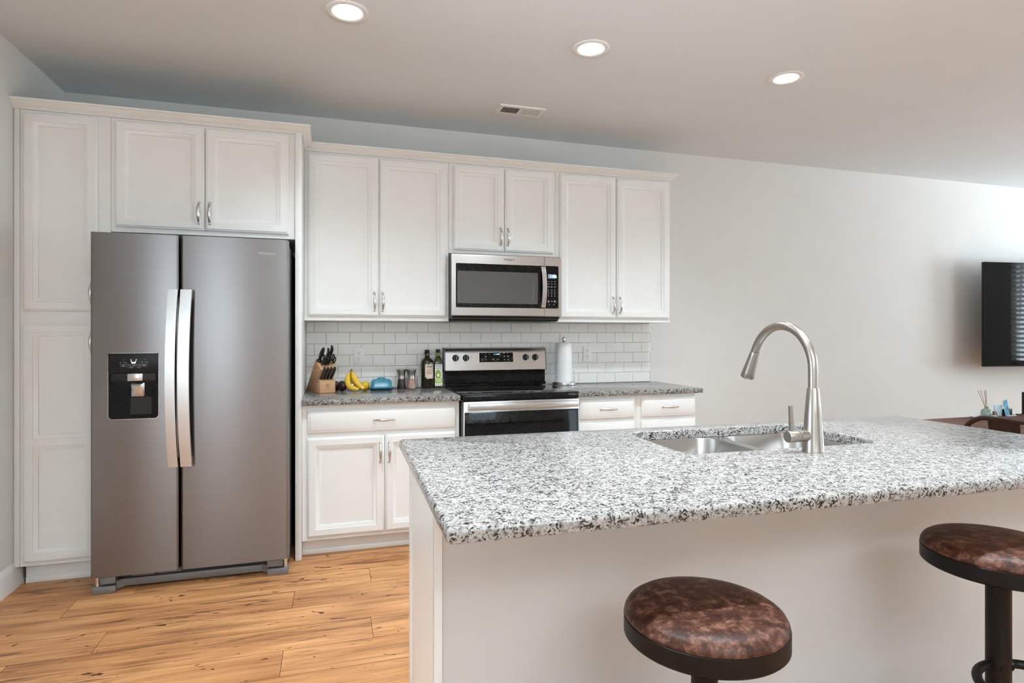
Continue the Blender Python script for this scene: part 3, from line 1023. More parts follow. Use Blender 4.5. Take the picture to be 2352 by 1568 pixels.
def stove():
    T = thing('range', 'stainless electric range with black glass cooktop between the granite counters', 'range', (1.257, -0.35, 0))
    box(0.8795, 1.6365, -0.655, -0.03, 0.0, 0.900, bev=0.003).build('body', mat_fridge_case, T)
    mb = box(0.8745, 1.6395, -0.684, -0.065, 0.9145, 0.921, bev=0.002)
    mb.box(0.8785, 1.6375, -0.684, -0.62, 0.882, 0.917, bev=0.003)
    C = mb.build('cooktop', mat_glassblk, T)
    mb = MB()
    for (x, y, r) in ((1.07, -0.50, 0.105), (1.45, -0.50, 0.085), (1.07, -0.22, 0.075), (1.45, -0.22, 0.105), (1.26, -0.20, 0.045)):
        mb.lathe([(r - 0.0015, 0.9212), (r, 0.9214), (r + 0.0015, 0.9212)], (x, y, 0), 48, cap=False)
    mb.build('burner_ring', mat_dkgrey, C)
    # oven door
    D = box(0.8785, 1.6385, -0.690, -0.656, 0.330, 0.878, bev=0.004).build('oven_door', mat_steel, T, smooth=30)
    box(0.885, 1.632, -0.6925, -0.690, 0.345, 0.813, bev=0.001).build('door_glass', mat_glassblk, D)
    mb = box(0.901, 1.612, -0.745, -0.731, 0.832, 0.870, bev=0.004)
    for x in (0.925, 1.588):
        mb.box(x - 0.014, x + 0.014, -0.735, -0.688, 0.840, 0.862, bev=0.003)
    mb.build('handle', mat_steelv, D, smooth=30)
    box(0.8785, 1.6385, -0.686, -0.656, 0.085, 0.322, bev=0.004).build('drawer', mat_steel, T, smooth=30)
    # backguard
    mb = MB().prism([(-0.014, 0.922), (-0.072, 0.922), (-0.072, 0.935), (-0.055, 0.945), (-0.055, 1.030), (-0.014, 1.030)], 0.878, 1.634, 'x')
    B = mb.build('backguard', mat_glassblk, T, smooth=30)
    prof = [(-0.014, 1.027), (-0.082, 1.027), (-0.088, 1.033), (-0.074, 1.150), (-0.068, 1.172), (-0.054, 1.188), (-0.034, 1.195), (-0.014, 1.195)]
    F = MB().prism(prof, 0.8805, 1.6275, 'x').build('control_fascia', mat_steel, B, smooth=50)
    pr2 = [(-0.013, 1.027), (-0.080, 1.030), (-0.086, 1.036), (-0.072, 1.150), (-0.066, 1.172), (-0.054, 1.1875), (-0.034, 1.1945), (-0.013, 1.1945)]
    for x0, x1 in ((0.870, 0.8805), (1.6275, 1.638)):
        MB().prism(pr2, x0, x1, 'x', bev=0.002).build('end_cap', mat_fridge_trim, B, smooth=50)

    def face(z):                       # y of the sloping fascia at height z
        return -0.088 + (z - 1.033) / (1.150 - 1.033) * 0.014
    for x in (0.951, 1.026, 1.473, 1.547):
        z = 1.121
        y = face(z)
        mt = Matrix.Rotation(R(90 - 6.8), 4, 'X')
        k = MB().lathe([(0.0285, 0.0), (0.0285, 0.0015), (0.025, 0.002)], (x, y, z), 32, mt)
        k.bm.verts.ensure_lookup_table()
        ko = k.build('knob_bezel', mat_steelv, B)
        k = MB().lathe([(0.0235, 0.001), (0.0225, 0.016), (0.021, 0.018), (0.010, 0.019)], (x, y, z), 28, mt)
        k.box(-0.0055, 0.0055, -0.022, 0.022, 0.016, 0.029, bev=0.002, mat=Matrix.Translation((x, y, z)) @ mt)
        kb = k.build('knob', mat_black, B)
        mb = MB().box(0.0052, 0.0066, -0.019, 0.019, 0.020, 0.0292, mat=Matrix.Translation((x, y, z)) @ mt)
        mb.build('knob_mark', mat_steelv, kb)
        for (dx, dz) in ((0, 0.040), (0, -0.040), (-0.037, 0.004), (0.037, 0.004)):
            MB().box(x + dx - 0.002, x + dx + 0.002, face(z + dz) - 0.0004, face(z + dz) + 0.001, z + dz - 0.0015, z + dz + 0.0015).build('dial_mark', mat_dkgrey, B, smooth=0)
    dm = MB()
    z0, z1 = 1.089, 1.157
    for e, mt_, nm in ((0.003, mat_steelv, 'display_bezel'), (0.0, mat_glassblk, 'display')):
        o = 0.0006 if e else 0.0012
        q = [(1.126 - e, face(z0 - e) - o, z0 - e), (1.379 + e, face(z0 - e) - o, z0 - e), (1.379 + e, face(min(z1 + e, 1.15)) - o, z1 + e), (1.126 - e, face(min(z1 + e, 1.15)) - o, z1 + e)]
        MB().loft([[(p[0], p[1] + 0.003, p[2]) for p in q], q]).build(nm, mt_, B, smooth=0)
    digits('11:06', 1.228, face(1.147) - 0.0016, 1.131, 0.017, mat_blue, B)
    mb = MB()
    for (x, z, w_, h) in ((1.142, 1.148, 0.009, 0.003), (1.168, 1.148, 0.010, 0.003), (1.195, 1.149, 0.010, 0.003), (1.168, 1.125, 0.010, 0.008), (1.140, 1.113, 0.020, 0.0015), (1.164, 1.113, 0.016, 0.0015),
                          (1.141, 1.103, 0.015, 0.003), (1.169, 1.104, 0.009, 0.003), (1.279, 1.150, 0.006, 0.004), (1.272, 1.139, 0.019, 0.002), (1.280, 1.127, 0.004, 0.005), (1.304, 1.149, 0.013, 0.006),
                          (1.335, 1.150, 0.009, 0.005), (1.308, 1.126, 0.009, 0.007), (1.335, 1.126, 0.011, 0.007), (1.309, 1.104, 0.010, 0.003), (1.335, 1.105, 0.014, 0.003), (1.340, 1.100, 0.006, 0.005)):
        mb.box(x, x + w_, face(z) - 0.0017, face(z) - 0.001, z, z + h)
    for x in (1.221, 1.254):
        for dx in (0, 0.010):
            mb.box(x + dx, x + dx + 0.0012, face(1.105) - 0.0017, face(1.105) - 0.001, 1.100, 1.113).box(x + dx + 0.008, x + dx + 0.0092, face(1.105) - 0.0017, face(1.105) - 0.001, 1.100, 1.113)
        mb.box(x, x + 0.019, face(1.105) - 0.0017, face(1.105) - 0.001, 1.100, 1.1012).box(x, x + 0.019, face(1.105) - 0.0017, face(1.105) - 0.001, 1.112, 1.1132)
    mb.build('touch_print', mat_print, B, smooth=0)


stove()

# ------------------------------------------------------------------ outlets


def outlet(cx, cz, lab):
    y = -0.0105
    T = thing('electrical_outlet', lab, 'outlet', (cx, y, cz - 0.058), group='outlets on the tile backsplash')
    box(cx - 0.036, cx + 0.036, y - 0.006, y, cz - 0.059, cz + 0.059, bev=0.003).build('cover_plate', mat_outlet, T)
    rc = box(cx - 0.0175, cx + 0.0175, y - 0.0085, y - 0.005, cz - 0.0345, cz + 0.0345, bev=0.0015).build('receptacle', mat_outlet, T)
    mb = MB()
    for s_ in (0.018, -0.022):
        for dx in (-0.0065, 0.0055):
            mb.box(cx + dx, cx + dx + 0.0018, y - 0.0088, y - 0.008, cz + s_ + 0.002, cz + s_ + 0.010)
        mb.lathe([(0.0026, 0), (0.0026, 0.0006)], (cx, y - 0.0082, cz + s_ - 0.004), 12, Matrix.Rotation(R(90), 4, 'X'))
    mb.build('socket_slots', mat_black, rc, smooth=0)


outlet(0.292, 1.141, 'white duplex outlet on the tiles above the bananas')
outlet(1.998, 1.141, 'white duplex outlet on the tiles right of the paper towel roll')

# ------------------------------------------------------------------ things on the back counter
CZ = 0.914


def knife_block():
    rz = R(25)
    F = Vector((0.041, -0.268, CZ + 0.0005))
    W_ = 0.104

    def L(name, lab, cat, group=None):
        return thing(name, lab, cat, F, rz, group)
    # local frame: x along the front face, y towards the back (s), z up
    T = L('knife_block', 'light beech wood knife block filled with black-handled knives', 'knife block')
    mb = MB().prism([(0.100, 0), (0.208, 0), (0.214, 0.008), (0.066, 0.214), (-0.010, 0.152), (0.006, 0.132)], 0, W_, 'x', bev=0.0015)
    mb.build('upper_block', mat_beech, T, local=True, smooth=30)
    mb = MB().prism([(0, 0), (0.099, 0), (0.028, 0.088), (0.0, 0.080)], 0.0, W_, 'x', bev=0.0012)
    fb = mb.build('front_block', mat_beech, T, local=True, smooth=30)
    dirv = Vector((0, -0.633, 0.774))
    perp = Vector((0, -0.774, -0.633))          # down the knife face
    top = Vector((0, 0.066, 0.214))
    for (x0, x1, a) in ((0.048, 0.098, 0.012), (0.012, 0.060, 0.040), (0.012, 0.060, 0.058), (0.012, 0.060, 0.076), (0.066, 0.098, 0.045)):
        c = top + perp * a
        q = [c + dirv * 0.0006 + perp * e for e in (-0.0014, 0.0014)]
        mb = MB().loft([[(x0, q[0].y, q[0].z), (x1, q[0].y, q[0].z), (x1, q[1].y, q[1].z), (x0, q[1].y, q[1].z)]], True, False)
        mb.build('slot', mat_burn, T, local=True, smooth=0)
    # burnt-in mark on the front: two joined little figures over a line of text
    mb = MB()
    for s_ in (-1, 1):
        cx = 0.052 + s_ * 0.0052
        for (p, q) in (((0, 0.062), (0, 0.046)), ((0, 0.046), (s_ * 0.005, 0.034)), ((0, 0.046), (-s_ * 0.004, 0.034)), ((0, 0.057), (s_ * 0.006, 0.053)), ((0, 0.054), (-s_ * 0.0052, 0.050)), ((s_ * 0.006, 0.053), (s_ * 0.0075, 0.060))):
            a, b = Vector((cx + p[0], -0.0003, p[1])), Vector((cx + q[0], -0.0003, q[1]))
            mb.tube([a, b], 0.0009, 6)
    mb.build('burnt_emblem', mat_burn, fb, local=True, smooth=0)
    rotm = (PI / 2, 0, rz)
    wloc = Matrix.LocRotScale(F, T.rotation_euler, None) @ Vector((0.052, -0.0004, 0.0235))
    text_mesh('ZWILLING', 0.026, wloc, mat_burn, fb, rot=rotm, depth=0.0005)

    def handle_mb(x, a, L0, h, th, curve=0.012, flare=0.008, sink=-0.0015):
        """flat handle rising from the slanted face at offset a down the face"""
        mb = MB()
        base = top + perp * a
        pts = []
        for i in range(9):
            t = i / 8
            p = base + dirv * (-sink + (L0 + sink) * t)
            hh = h * (0.95 + 0.15 * math.sin(PI * t)) + (flare if i >= 7 else 0)
            bend = -perp * (curve * (2 * t - 1) ** 2)
            pts.append((p + bend, hh))
        loops = []
        for p, hh in pts:
            lo = p - perp * hh / 2
            hi = p + perp * hh / 2
            e = th / 2
            loops.append([(x - e * 0.7, lo.y, lo.z), (x + e * 0.7, lo.y, lo.z), (x + e, (lo.y * 0.7 + hi.y * 0.3), (lo.z * 0.7 + hi.z * 0.3)), (x + e, (lo.y * 0.3 + hi.y * 0.7), (lo.z * 0.3 + hi.z * 0.7)),
                          (x + e * 0.7, hi.y, hi.z), (x - e * 0.7, hi.y, hi.z), (x - e, (lo.y * 0.3 + hi.y * 0.7), (lo.z * 0.3 + hi.z * 0.7)), (x - e, (lo.y * 0.7 + hi.y * 0.3), (lo.z * 0.7 + hi.z * 0.3))])
        mb.loft(loops)
        return mb, base

    def knife(x, a, L0, h, th, lab, name='kitchen_knife', group='black knives in the knife block', **k):
        K = L(name, lab, 'knife', group)
        mb, base = handle_mb(x, a, L0, h, th, **k)
        mb.build('handle', mat_knife, K, local=True)
        # steel butt cap, tang line and rivets
        e = base + dirv * (L0 + 0.0005) + Vector((x, 0, 0))
        MB().tube([e - perp * (h * 0.45), e + perp * (h * 0.45)], 0.0022, 8).build('butt_cap', mat_blade, K, local=True)
        for t in (0.25, 0.55, 0.82):
            p = base + dirv * (L0 * t)
            mb = MB()
            mb.lathe([(0.0022, -th / 2 - 0.0004), (0.0022, th / 2 + 0.0004)], (x, p.y, p.z), 10, Matrix.Rotation(R(90), 4, 'Y'))
            mb.build('rivet', mat_blade, K, local=True)
        mb = MB()
        p = base + dirv * 0.004
        q = base + dirv * 0.0006
        mb.tube([q, p], 0.0055, 8, (1.6, 0.8))
        for v in mb.bm.verts:
            v.co.x += x
        mb.build('bolster', mat_blade, K, local=True)
        return K
    knife(0.083, 0.012, 0.105, 0.022, 0.013, 'black chef knife with the highest handle at the back right of the knife block')
    knife(0.062, 0.018, 0.088, 0.021, 0.013, 'black carving knife just left of the highest handle in the knife block')
    knife(0.024, 0.058, 0.070, 0.019, 0.012, 'black utility knife leftmost in the middle row of the knife block')
    knife(0.044, 0.062, 0.060, 0.018, 0.012, 'black paring knife centred in the middle row of the knife block')
    knife(0.064, 0.058, 0.072, 0.019, 0.012, 'black utility knife right of centre in the middle row of the knife block')
    # honing steel with a round handle and guard
    K = L('honing_steel', 'round-handled black honing steel at the back left of the knife block', 'honing steel')
    mt = Matrix.Translation(top + perp * 0.018 + Vector((0.017, 0, 0))) @ Vector((0, 0, 1)).rotation_difference(dirv).to_matrix().to_4x4()
    MB().lathe([(0.0150, 0.0006), (0.0165, 0.0015), (0.0165, 0.008), (0.010, 0.014), (0.0105, 0.03), (0.0135, 0.06), (0.0125, 0.085), (0.0085, 0.105), (0.005, 0.112)], (0, 0, 0), 24, mt).build('handle', mat_knife, K, local=True)
    # kitchen shears: two loops
    K = L('kitchen_shears', 'black-looped kitchen shears at the right edge of the knife block', 'shears')
    for s_ in (-1, 1):
        c = top + perp * (0.050 + s_ * 0.013) + dirv * 0.045
        pts = [c + perp * (0.011 * math.cos(t)) + dirv * (0.024 * math.sin(t)) + Vector((0.092, 0, 0)) for t in [2 * PI * k / 20 for k in range(21)]]
        MB().tube(pts, 0.0042, 8).build('finger_loop', mat_knife, K, local=True)
    b0 = top + perp * 0.050 + Vector((0.092, 0, 0))
    MB().tube([b0 + dirv * 0.001, b0 + dirv * 0.024], [0.006, 0.007], 8, (1.3, 0.7)).build('blades', mat_blade, K, local=True)
    # steak knives standing in the front block
    top0, perp0 = top, perp
    names = ('leftmost', 'second from the left', 'third from the left', 'rightmost')
    for i in range(4):
        x = 0.018 + 0.0225 * i
        K = L('steak_knife', 'black steak knife %s in the low front row of the knife block' % names[i], 'knife', 'steak knives in the front of the knife block')
        base = Vector((0, 0.013, 0.0965))
        mb = MB()
        loops = []
        for j in range(7):
            t = j / 6
            p = base + dirv * (-0.012 + 0.094 * t) + perp * (-0.004 * (2 * t - 1) ** 2)
            h = 0.016 + (0.004 if j >= 5 else 0)
            lo, hi = p - perp * h / 2, p + perp * h / 2
            loops.append([(x - 0.005, lo.y, lo.z), (x + 0.005, lo.y, lo.z), (x + 0.006, hi.y, hi.z), (x - 0.006, hi.y, hi.z)])
        mb.loft(loops)
        bmesh.ops.bevel(mb.bm, geom=[e for e in mb.bm.edges], offset=0.0012, segments=1, affect='EDGES')
        mb.build('handle', mat_knife, K, local=True)
        mb = MB()
        loops = []
        for j in range(7):
            t = j / 6
            p = base + dirv * (-0.010 + 0.092 * t) + perp * (-0.004 * (2 * t - 1) ** 2)
            h = 0.017 + (0.004 if j >= 5 else 0)
            lo, hi = p - perp * h / 2, p + perp * (h / 2)
            loops.append([(x - 0.001, lo.y, lo.z), (x + 0.001, lo.y, lo.z), (x + 0.001, hi.y, hi.z), (x - 0.001, hi.y, hi.z)])
        mb.loft(loops)
        mb.build('tang', mat_blade, K, local=True)


knife_block()


def counter_food():
    # avocados
    for (x, y, r, m_, lab) in ((0.180, -0.120, 0.0335, mat_avo, 'dark ripe avocado in front, right of the knife block'), (0.137, -0.064, 0.0315, mat_avog, 'dark green avocado half hidden behind the knife block')):
        T = thing('avocado', lab, 'avocado', (x, y, CZ), group='avocados on the back counter')
        prof = []
        for i in range(19):
            a = PI * i / 18
            prof.append((r * math.sin(a) * (1 + 0.05 * math.cos(a)), r * 1.16 * -math.cos(a) + (0.006 if a > 2.4 else 0)))
        mt = Matrix.Rotation(R(82), 4, 'X') @ Matrix.Rotation(R(20), 4, 'Y')
        MB().lathe(prof, (x, y, CZ + r * 1.0), 32, mt).build('fruit', m_, T)
        tip = Vector((x, y, CZ + r)) + mt.to_3x3() @ Vector((0, 0, r * 1.16 + 0.006))
        MB().lathe([(0.004, -0.004), (0.0045, 0.0), (0.003, 0.002)], tip, 12, mt).build('stem_button', mat_bant, T)
    # bananas
    T = thing('banana_bunch', 'bunch of three yellow bananas standing stem up on the back counter', 'bananas', (0.265, -0.19, CZ))

    def bez(p, n=18):
        p = [Vector(q) for q in p]
        out = []
        for i in range(n + 1):
            t = i / n
            a = [p[k].lerp(p[k + 1], t) for k in range(len(p) - 1)]
            while len(a) > 1:
                a = [a[k].lerp(a[k + 1], t) for k in range(len(a) - 1)]
            out.append(a[0])
        return out
    st = (0.236, -0.120, 1.046)
    for pts in ([st, (0.200, -0.135, 1.00), (0.196, -0.20, 0.925), (0.285, -0.245, 0.9345)],
                [(0.239, -0.122, 1.044), (0.255, -0.135, 1.01), (0.268, -0.19, 0.945), (0.320, -0.222, 0.9345)],
                [(0.235, -0.112, 1.044), (0.247, -0.085, 1.00), (0.252, -0.105, 0.945), (0.268, -0.165, 0.9335)]):
        c = bez(pts)
        n = len(c) - 1
        rad = []
        for i in range(n + 1):
            t = i / n
            rad.append(0.0055 if t < 0.06 else 0.0055 + 0.0125 * min(1, (t - 0.06) / 0.26) if t < 0.85 else max(0.0045, 0.018 - 0.0135 * ((t - 0.85) / 0.15) ** 1.4))
        B = MB().tube(c, rad, 10).build('banana', mat_ban, T, smooth=50)
        MB().tube([c[-2].lerp(c[-1], 0.6), c[-1] + (c[-1] - c[-2]) * 0.35], [0.0056, 0.0045], 8).build('tip', mat_bant, B)
        MB().tube([c[0], c[1], c[2], c[3]], [0.0062, 0.0064, 0.0076, 0.0090], 10).build('stem', mat_banst, B)
    MB().tube([(0.237, -0.118, 1.040), (0.238, -0.116, 1.056)], [0.010, 0.006], 12).build('crown', mat_bant, T)
    mb = MB().lathe([(0.0001, 0.0008), (0.006, 0.0004), (0.0065, 0)], (0.2405, -0.2175, 0.9605), 14, Matrix.Rotation(R(62), 4, 'X') @ Matrix.Rotation(R(-12), 4, 'Y'), sx=1.3)
    mb.build('sticker', mat_tray, T)
    # yellow citrus behind the bananas
    T = thing('citrus_fruit', 'round yellow citrus fruit behind the bananas beside the teal butter dish', 'fruit', (0.327, -0.112, CZ))
    r = 0.0285
    prof = [(r * math.sin(PI * i / 20) * 1.04, -r * math.cos(PI * i / 20) * (0.95 if i not in (0, 20) else 0.9)) for i in range(21)]
    mt = Matrix.Rotation(R(80), 4, 'X') @ Matrix.Rotation(R(0), 4, 'Y')
    MB().lathe(prof, (0.327, -0.112, CZ + r * 1.02), 32, mt).build('fruit', mat_citrus, T)
    tip = Vector((0.327, -0.112, CZ + r * 1.02)) + mt.to_3x3() @ Vector((0, 0, r * 0.92))
    MB().lathe([(0.0028, -0.002), (0.003, 0.0), (0.0015, 0.0012)], tip, 10, mt).build('stem_scar', mat_banst, T)
    # butter dish
    cx, cy = 0.433, -0.130
    T = thing('butter_dish', 'teal ceramic butter dish with handled lid on the back counter', 'butter dish', (cx, cy, CZ))

    def slab(hx, hy, r, z):
        return [(cx + x, cy + y, z) for x, y in rrect(-hx, hx, -hy, hy, r)]
    MB().loft([slab(0.064, 0.036, 0.02, CZ + 0.0005), slab(0.070, 0.042, 0.022, CZ + 0.003), slab(0.080, 0.052, 0.024, CZ + 0.012), slab(0.087, 0.057, 0.026, CZ + 0.017), slab(0.086, 0.056, 0.026, CZ + 0.0195),
               slab(0.078, 0.048, 0.022, CZ + 0.016)]).build('plate', mat_tealdk, T, smooth=60)
    lid = MB().loft([slab(0.0715, 0.041, 0.022, CZ + 0.0165), slab(0.0715, 0.041, 0.022, CZ + 0.020), slab(0.069, 0.039, 0.022, CZ + 0.028), slab(0.067, 0.037, 0.022, CZ + 0.055), slab(0.062, 0.033, 0.022, CZ + 0.066), slab(0.052, 0.025, 0.018, CZ + 0.073),
                     slab(0.030, 0.010, 0.008, CZ + 0.0755)]).build('lid', mat_teal, T, smooth=60)
    MB().tube([(cx + 0.027 * math.cos(a), cy, CZ + 0.072 + 0.011 * math.sin(a)) for a in [PI * k / 12 for k in range(13)]], 0.0035, 10, (1, 1.6)).build('handle', mat_teal, lid)
    # salt and pepper mills
    for (nm, x, y, m_, lab) in (('pepper_mill', 0.574, -0.075, mat_pepper, 'steel-topped glass pepper mill full of dark peppercorns'), ('salt_mill', 0.640, -0.092, mat_salt, 'steel-topped glass salt mill full of pink salt')):
        T = thing(nm, lab, 'mill', (x, y, CZ), group='salt and pepper mills')
        MB().lathe([(0.029, 0.0005), (0.0305, 0.003), (0.0305, 0.008), (0.0275, 0.03), (0.0245, 0.055), (0.0235, 0.070)], (x, y, CZ), 32).build('glass_jar', mat_clear, T)
        MB().lathe([(0.027, 0.004), (0.0285, 0.007), (0.026, 0.03), (0.0235, 0.052), (0.0228, 0.066)], (x, y, CZ), 32).build('peppercorns' if nm[0] == 'p' else 'salt_crystals', m_, T)
        MB().lathe([(0.0236, 0.0665), (0.0245, 0.068), (0.0245, 0.078), (0.0238, 0.080), (0.0262, 0.100), (0.031, 0.122), (0.0335, 0.131), (0.0335, 0.1345), (0.030, 0.1355)], (x, y, CZ), 32).build('cap', mat_nickel, T, smooth=30)
    # olive oil bottle
    x, y = 0.752, -0.072
    T = thing('olive_oil_bottle', 'tall dark round olive oil bottle with cream label beside the range', 'bottle', (x, y, CZ), group='oil bottles on the counter')
    MB().lathe([(0.039, 0.0005), (0.0422, 0.004), (0.0422, 0.176), (0.0402, 0.189), (0.0335, 0.201), (0.0225, 0.2095), (0.0175, 0.2135), (0.0165, 0.240)], (x, y, CZ), 40).build('bottle', mat_oil, T, smooth=60)
    MB().lathe([(0.0165, 0.2395), (0.021, 0.241), (0.021, 0.246), (0.0168, 0.248), (0.0172, 0.266), (0.015, 0.267)], (x, y, CZ), 28).build('cap', mat_black, T, smooth=30)

    def arc(a0, a1, r, z0, z1):
        return [[(x + r * math.cos(R(a)), y + r * math.sin(R(a)), z) for a in [a0 + (a1 - a0) * k / 14 for k in range(15)]] for z in (z0, z1)]
    la = MB()
    la.loft(arc(-118, -20, 0.0426, CZ + 0.078, CZ + 0.168), False, False, closed=False)
    la.loft(arc(-105, -20, 0.0426, CZ + 0.068, CZ + 0.078), False, False, closed=False)
    lb = la.build('label', mat_label, T, smooth=60)
    for (t, z, wd, mt_) in (('Carapelli', 0.152, 0.036, mat_ink), ('ORGANIC', 0.128, 0.026, mat_ink2), ('EXTRA VIRGIN', 0.114, 0.034, mat_ink2), ('OLIVE OIL', 0.102, 0.026, mat_ink2)):
        a = R(-76)
        text_mesh(t, wd, (x + 0.0420 * math.cos(a), y + 0.0420 * math.sin(a), CZ + z), mt_, lb, rot=(PI / 2, 0, a + PI / 2), depth=0.003)
    # avocado oil bottle, square
    x, y = 0.831, -0.058
    T = thing('avocado_oil_bottle', 'slim square green oil bottle with avocado label, touching the range', 'bottle', (x, y, CZ), group='oil bottles on the counter')

    def sq(h, r, z):
        return [(x + a, y + b, CZ + z) for a, b in rrect(-h, h, -h, h, min(r, h * 0.999), 4)]
    MB().loft([sq(0.026, 0.006, 0.0005), sq(0.0285, 0.008, 0.004), sq(0.0285, 0.008, 0.172), sq(0.027, 0.010, 0.184), sq(0.021, 0.013, 0.203), sq(0.0145, 0.0144, 0.218), sq(0.0125, 0.0124, 0.228), sq(0.0125, 0.0124, 0.246)]).build('bottle', mat_oil2, T, smooth=60)
    MB().lathe([(0.0135, 0.224), (0.0135, 0.247)], (x, y, CZ), 24).build('neck_sleeve', mat_greenlab, T)
    MB().lathe([(0.0152, 0.246), (0.0155, 0.248), (0.0155, 0.268), (0.014, 0.2695)], (x, y, CZ), 24).build('cap', mat_black, T, smooth=30)
    yl = y - 0.0287
    lb = box(x - 0.026, x + 0.026, yl - 0.0004, yl + 0.0004, CZ + 0.014, CZ + 0.166).build('label', mat_labelw, T, smooth=0)
    text_mesh('Chosen', 0.046, (x, yl - 0.0008, CZ + 0.156), mat_ink, lb, depth=0.0005, shear=0.35)

    def egg(cx, cz, rx, rz_, nm, mt_, dy):
        pts = []
        for k in range(28):
            a = 2 * PI * k / 28
            pts.append((cx + rx * math.cos(a) * (1 - 0.28 * math.sin(a)), cz + rz_ * math.sin(a)))
        MB().prism(pts, yl - 0.0006 - dy, yl - 0.0003, 'y').build(nm, mt_, lb, smooth=0)
    egg(x - 0.003, CZ + 0.098, 0.0185, 0.0285, 'avocado_outline', mat_ink, 0)
    egg(x - 0.002, CZ + 0.099, 0.0160, 0.0255, 'avocado_print', mat_lime, 0.0002)
    egg(x - 0.003, CZ + 0.090, 0.0080, 0.0110, 'avocado_pit', mat_labelw, 0.0004)
    MB().prism(rrect(x - 0.025, x + 0.025, CZ + 0.033, CZ + 0.073, 0.012), yl - 0.0006, yl - 0.0003, 'y').build('green_badge', mat_lime, lb, smooth=0)
    mb = MB()
    for (a, z) in ((0.016, 0.066), (0.021, 0.058), (0.019, 0.050), (0.013, 0.043)):
        mb.box(x - a, x + a, yl - 0.0009, yl - 0.0006, CZ + z - 0.0016, CZ + z + 0.0016)
    mb.build('badge_text', mat_labelw, lb, smooth=0)
    mb = MB()
    for (ax, az, bx, bz) in ((-0.020, 0.143, -0.008, 0.132), (-0.006, 0.144, -0.004, 0.135), (0.004, 0.143, 0.006, 0.134), (0.010, 0.135, 0.016, 0.144), (0.018, 0.136, 0.023, 0.130), (0.018, 0.116, 0.023, 0.122), (0.017, 0.104, 0.023, 0.104), (-0.022, 0.022, -0.012, 0.022), (-0.004, 0.021, 0.003, 0.023), (0.010, 0.022, 0.020, 0.022)):
        mb.tube([(x + ax, yl - 0.0005, CZ + az), (x + bx, yl - 0.0005, CZ + bz)], 0.0011, 6)
    mb.build('doodle_marks', mat_ink, lb, smooth=0)
    # paper towels on a steel stand
    x, y = 1.768, -0.100
    T = thing('paper_towel_holder', 'brushed steel paper towel stand on the right counter', 'paper towel holder', (x, y, CZ))
    MB().lathe([(0.086, 0.0005), (0.088, 0.003), (0.088, 0.019), (0.086, 0.022)], (x, y, CZ), 48).build('base', mat_steelv, T, smooth=30)
    MB().lathe([(0.007, 0.020), (0.007, 0.322)], (x, y, CZ), 16).build('rod', mat_steelv, T)
    MB().lathe([(0.010, 0.317), (0.0125, 0.320), (0.0125, 0.345), (0.010, 0.352), (0.003, 0.355)], (x, y, CZ), 24).build('finial', mat_steelv, T, smooth=50)
    MB().tube([(x + 0.083, y, CZ + 0.015), (x + 0.083, y, CZ + 0.110)], 0.0028, 10).build('tension_arm', mat_steelv, T)
    T = thing('paper_towel_roll', 'white paper towel roll standing on the steel stand', 'paper towels', (x, y, CZ + 0.0225))
    MB().lathe([(0.019, 0.0225), (0.0575, 0.0225), (0.0590, 0.024), (0.0590, 0.310), (0.0575, 0.312), (0.020, 0.312), (0.0195, 0.305)], (x, y, CZ), 48, cap=False).build('paper', mat_paper, T, smooth=30)


counter_food()

# ------------------------------------------------------------------ island (turned about one degree)
IO = Vector((0.342, -2.073, 0))
IR = R(-1.0)
IM = Matrix.LocRotScale(IO, Matrix.Rotation(IR, 3, 'Z').to_euler(), None)


def ithing(name, label, cat, z=0.0, group=None):
    return thing(name, label, cat, (IO.x, IO.y, z), IR, group)


LX, LY, PY = 2.274, -1.030, -0.625        # slab length, front edge, back panel plane


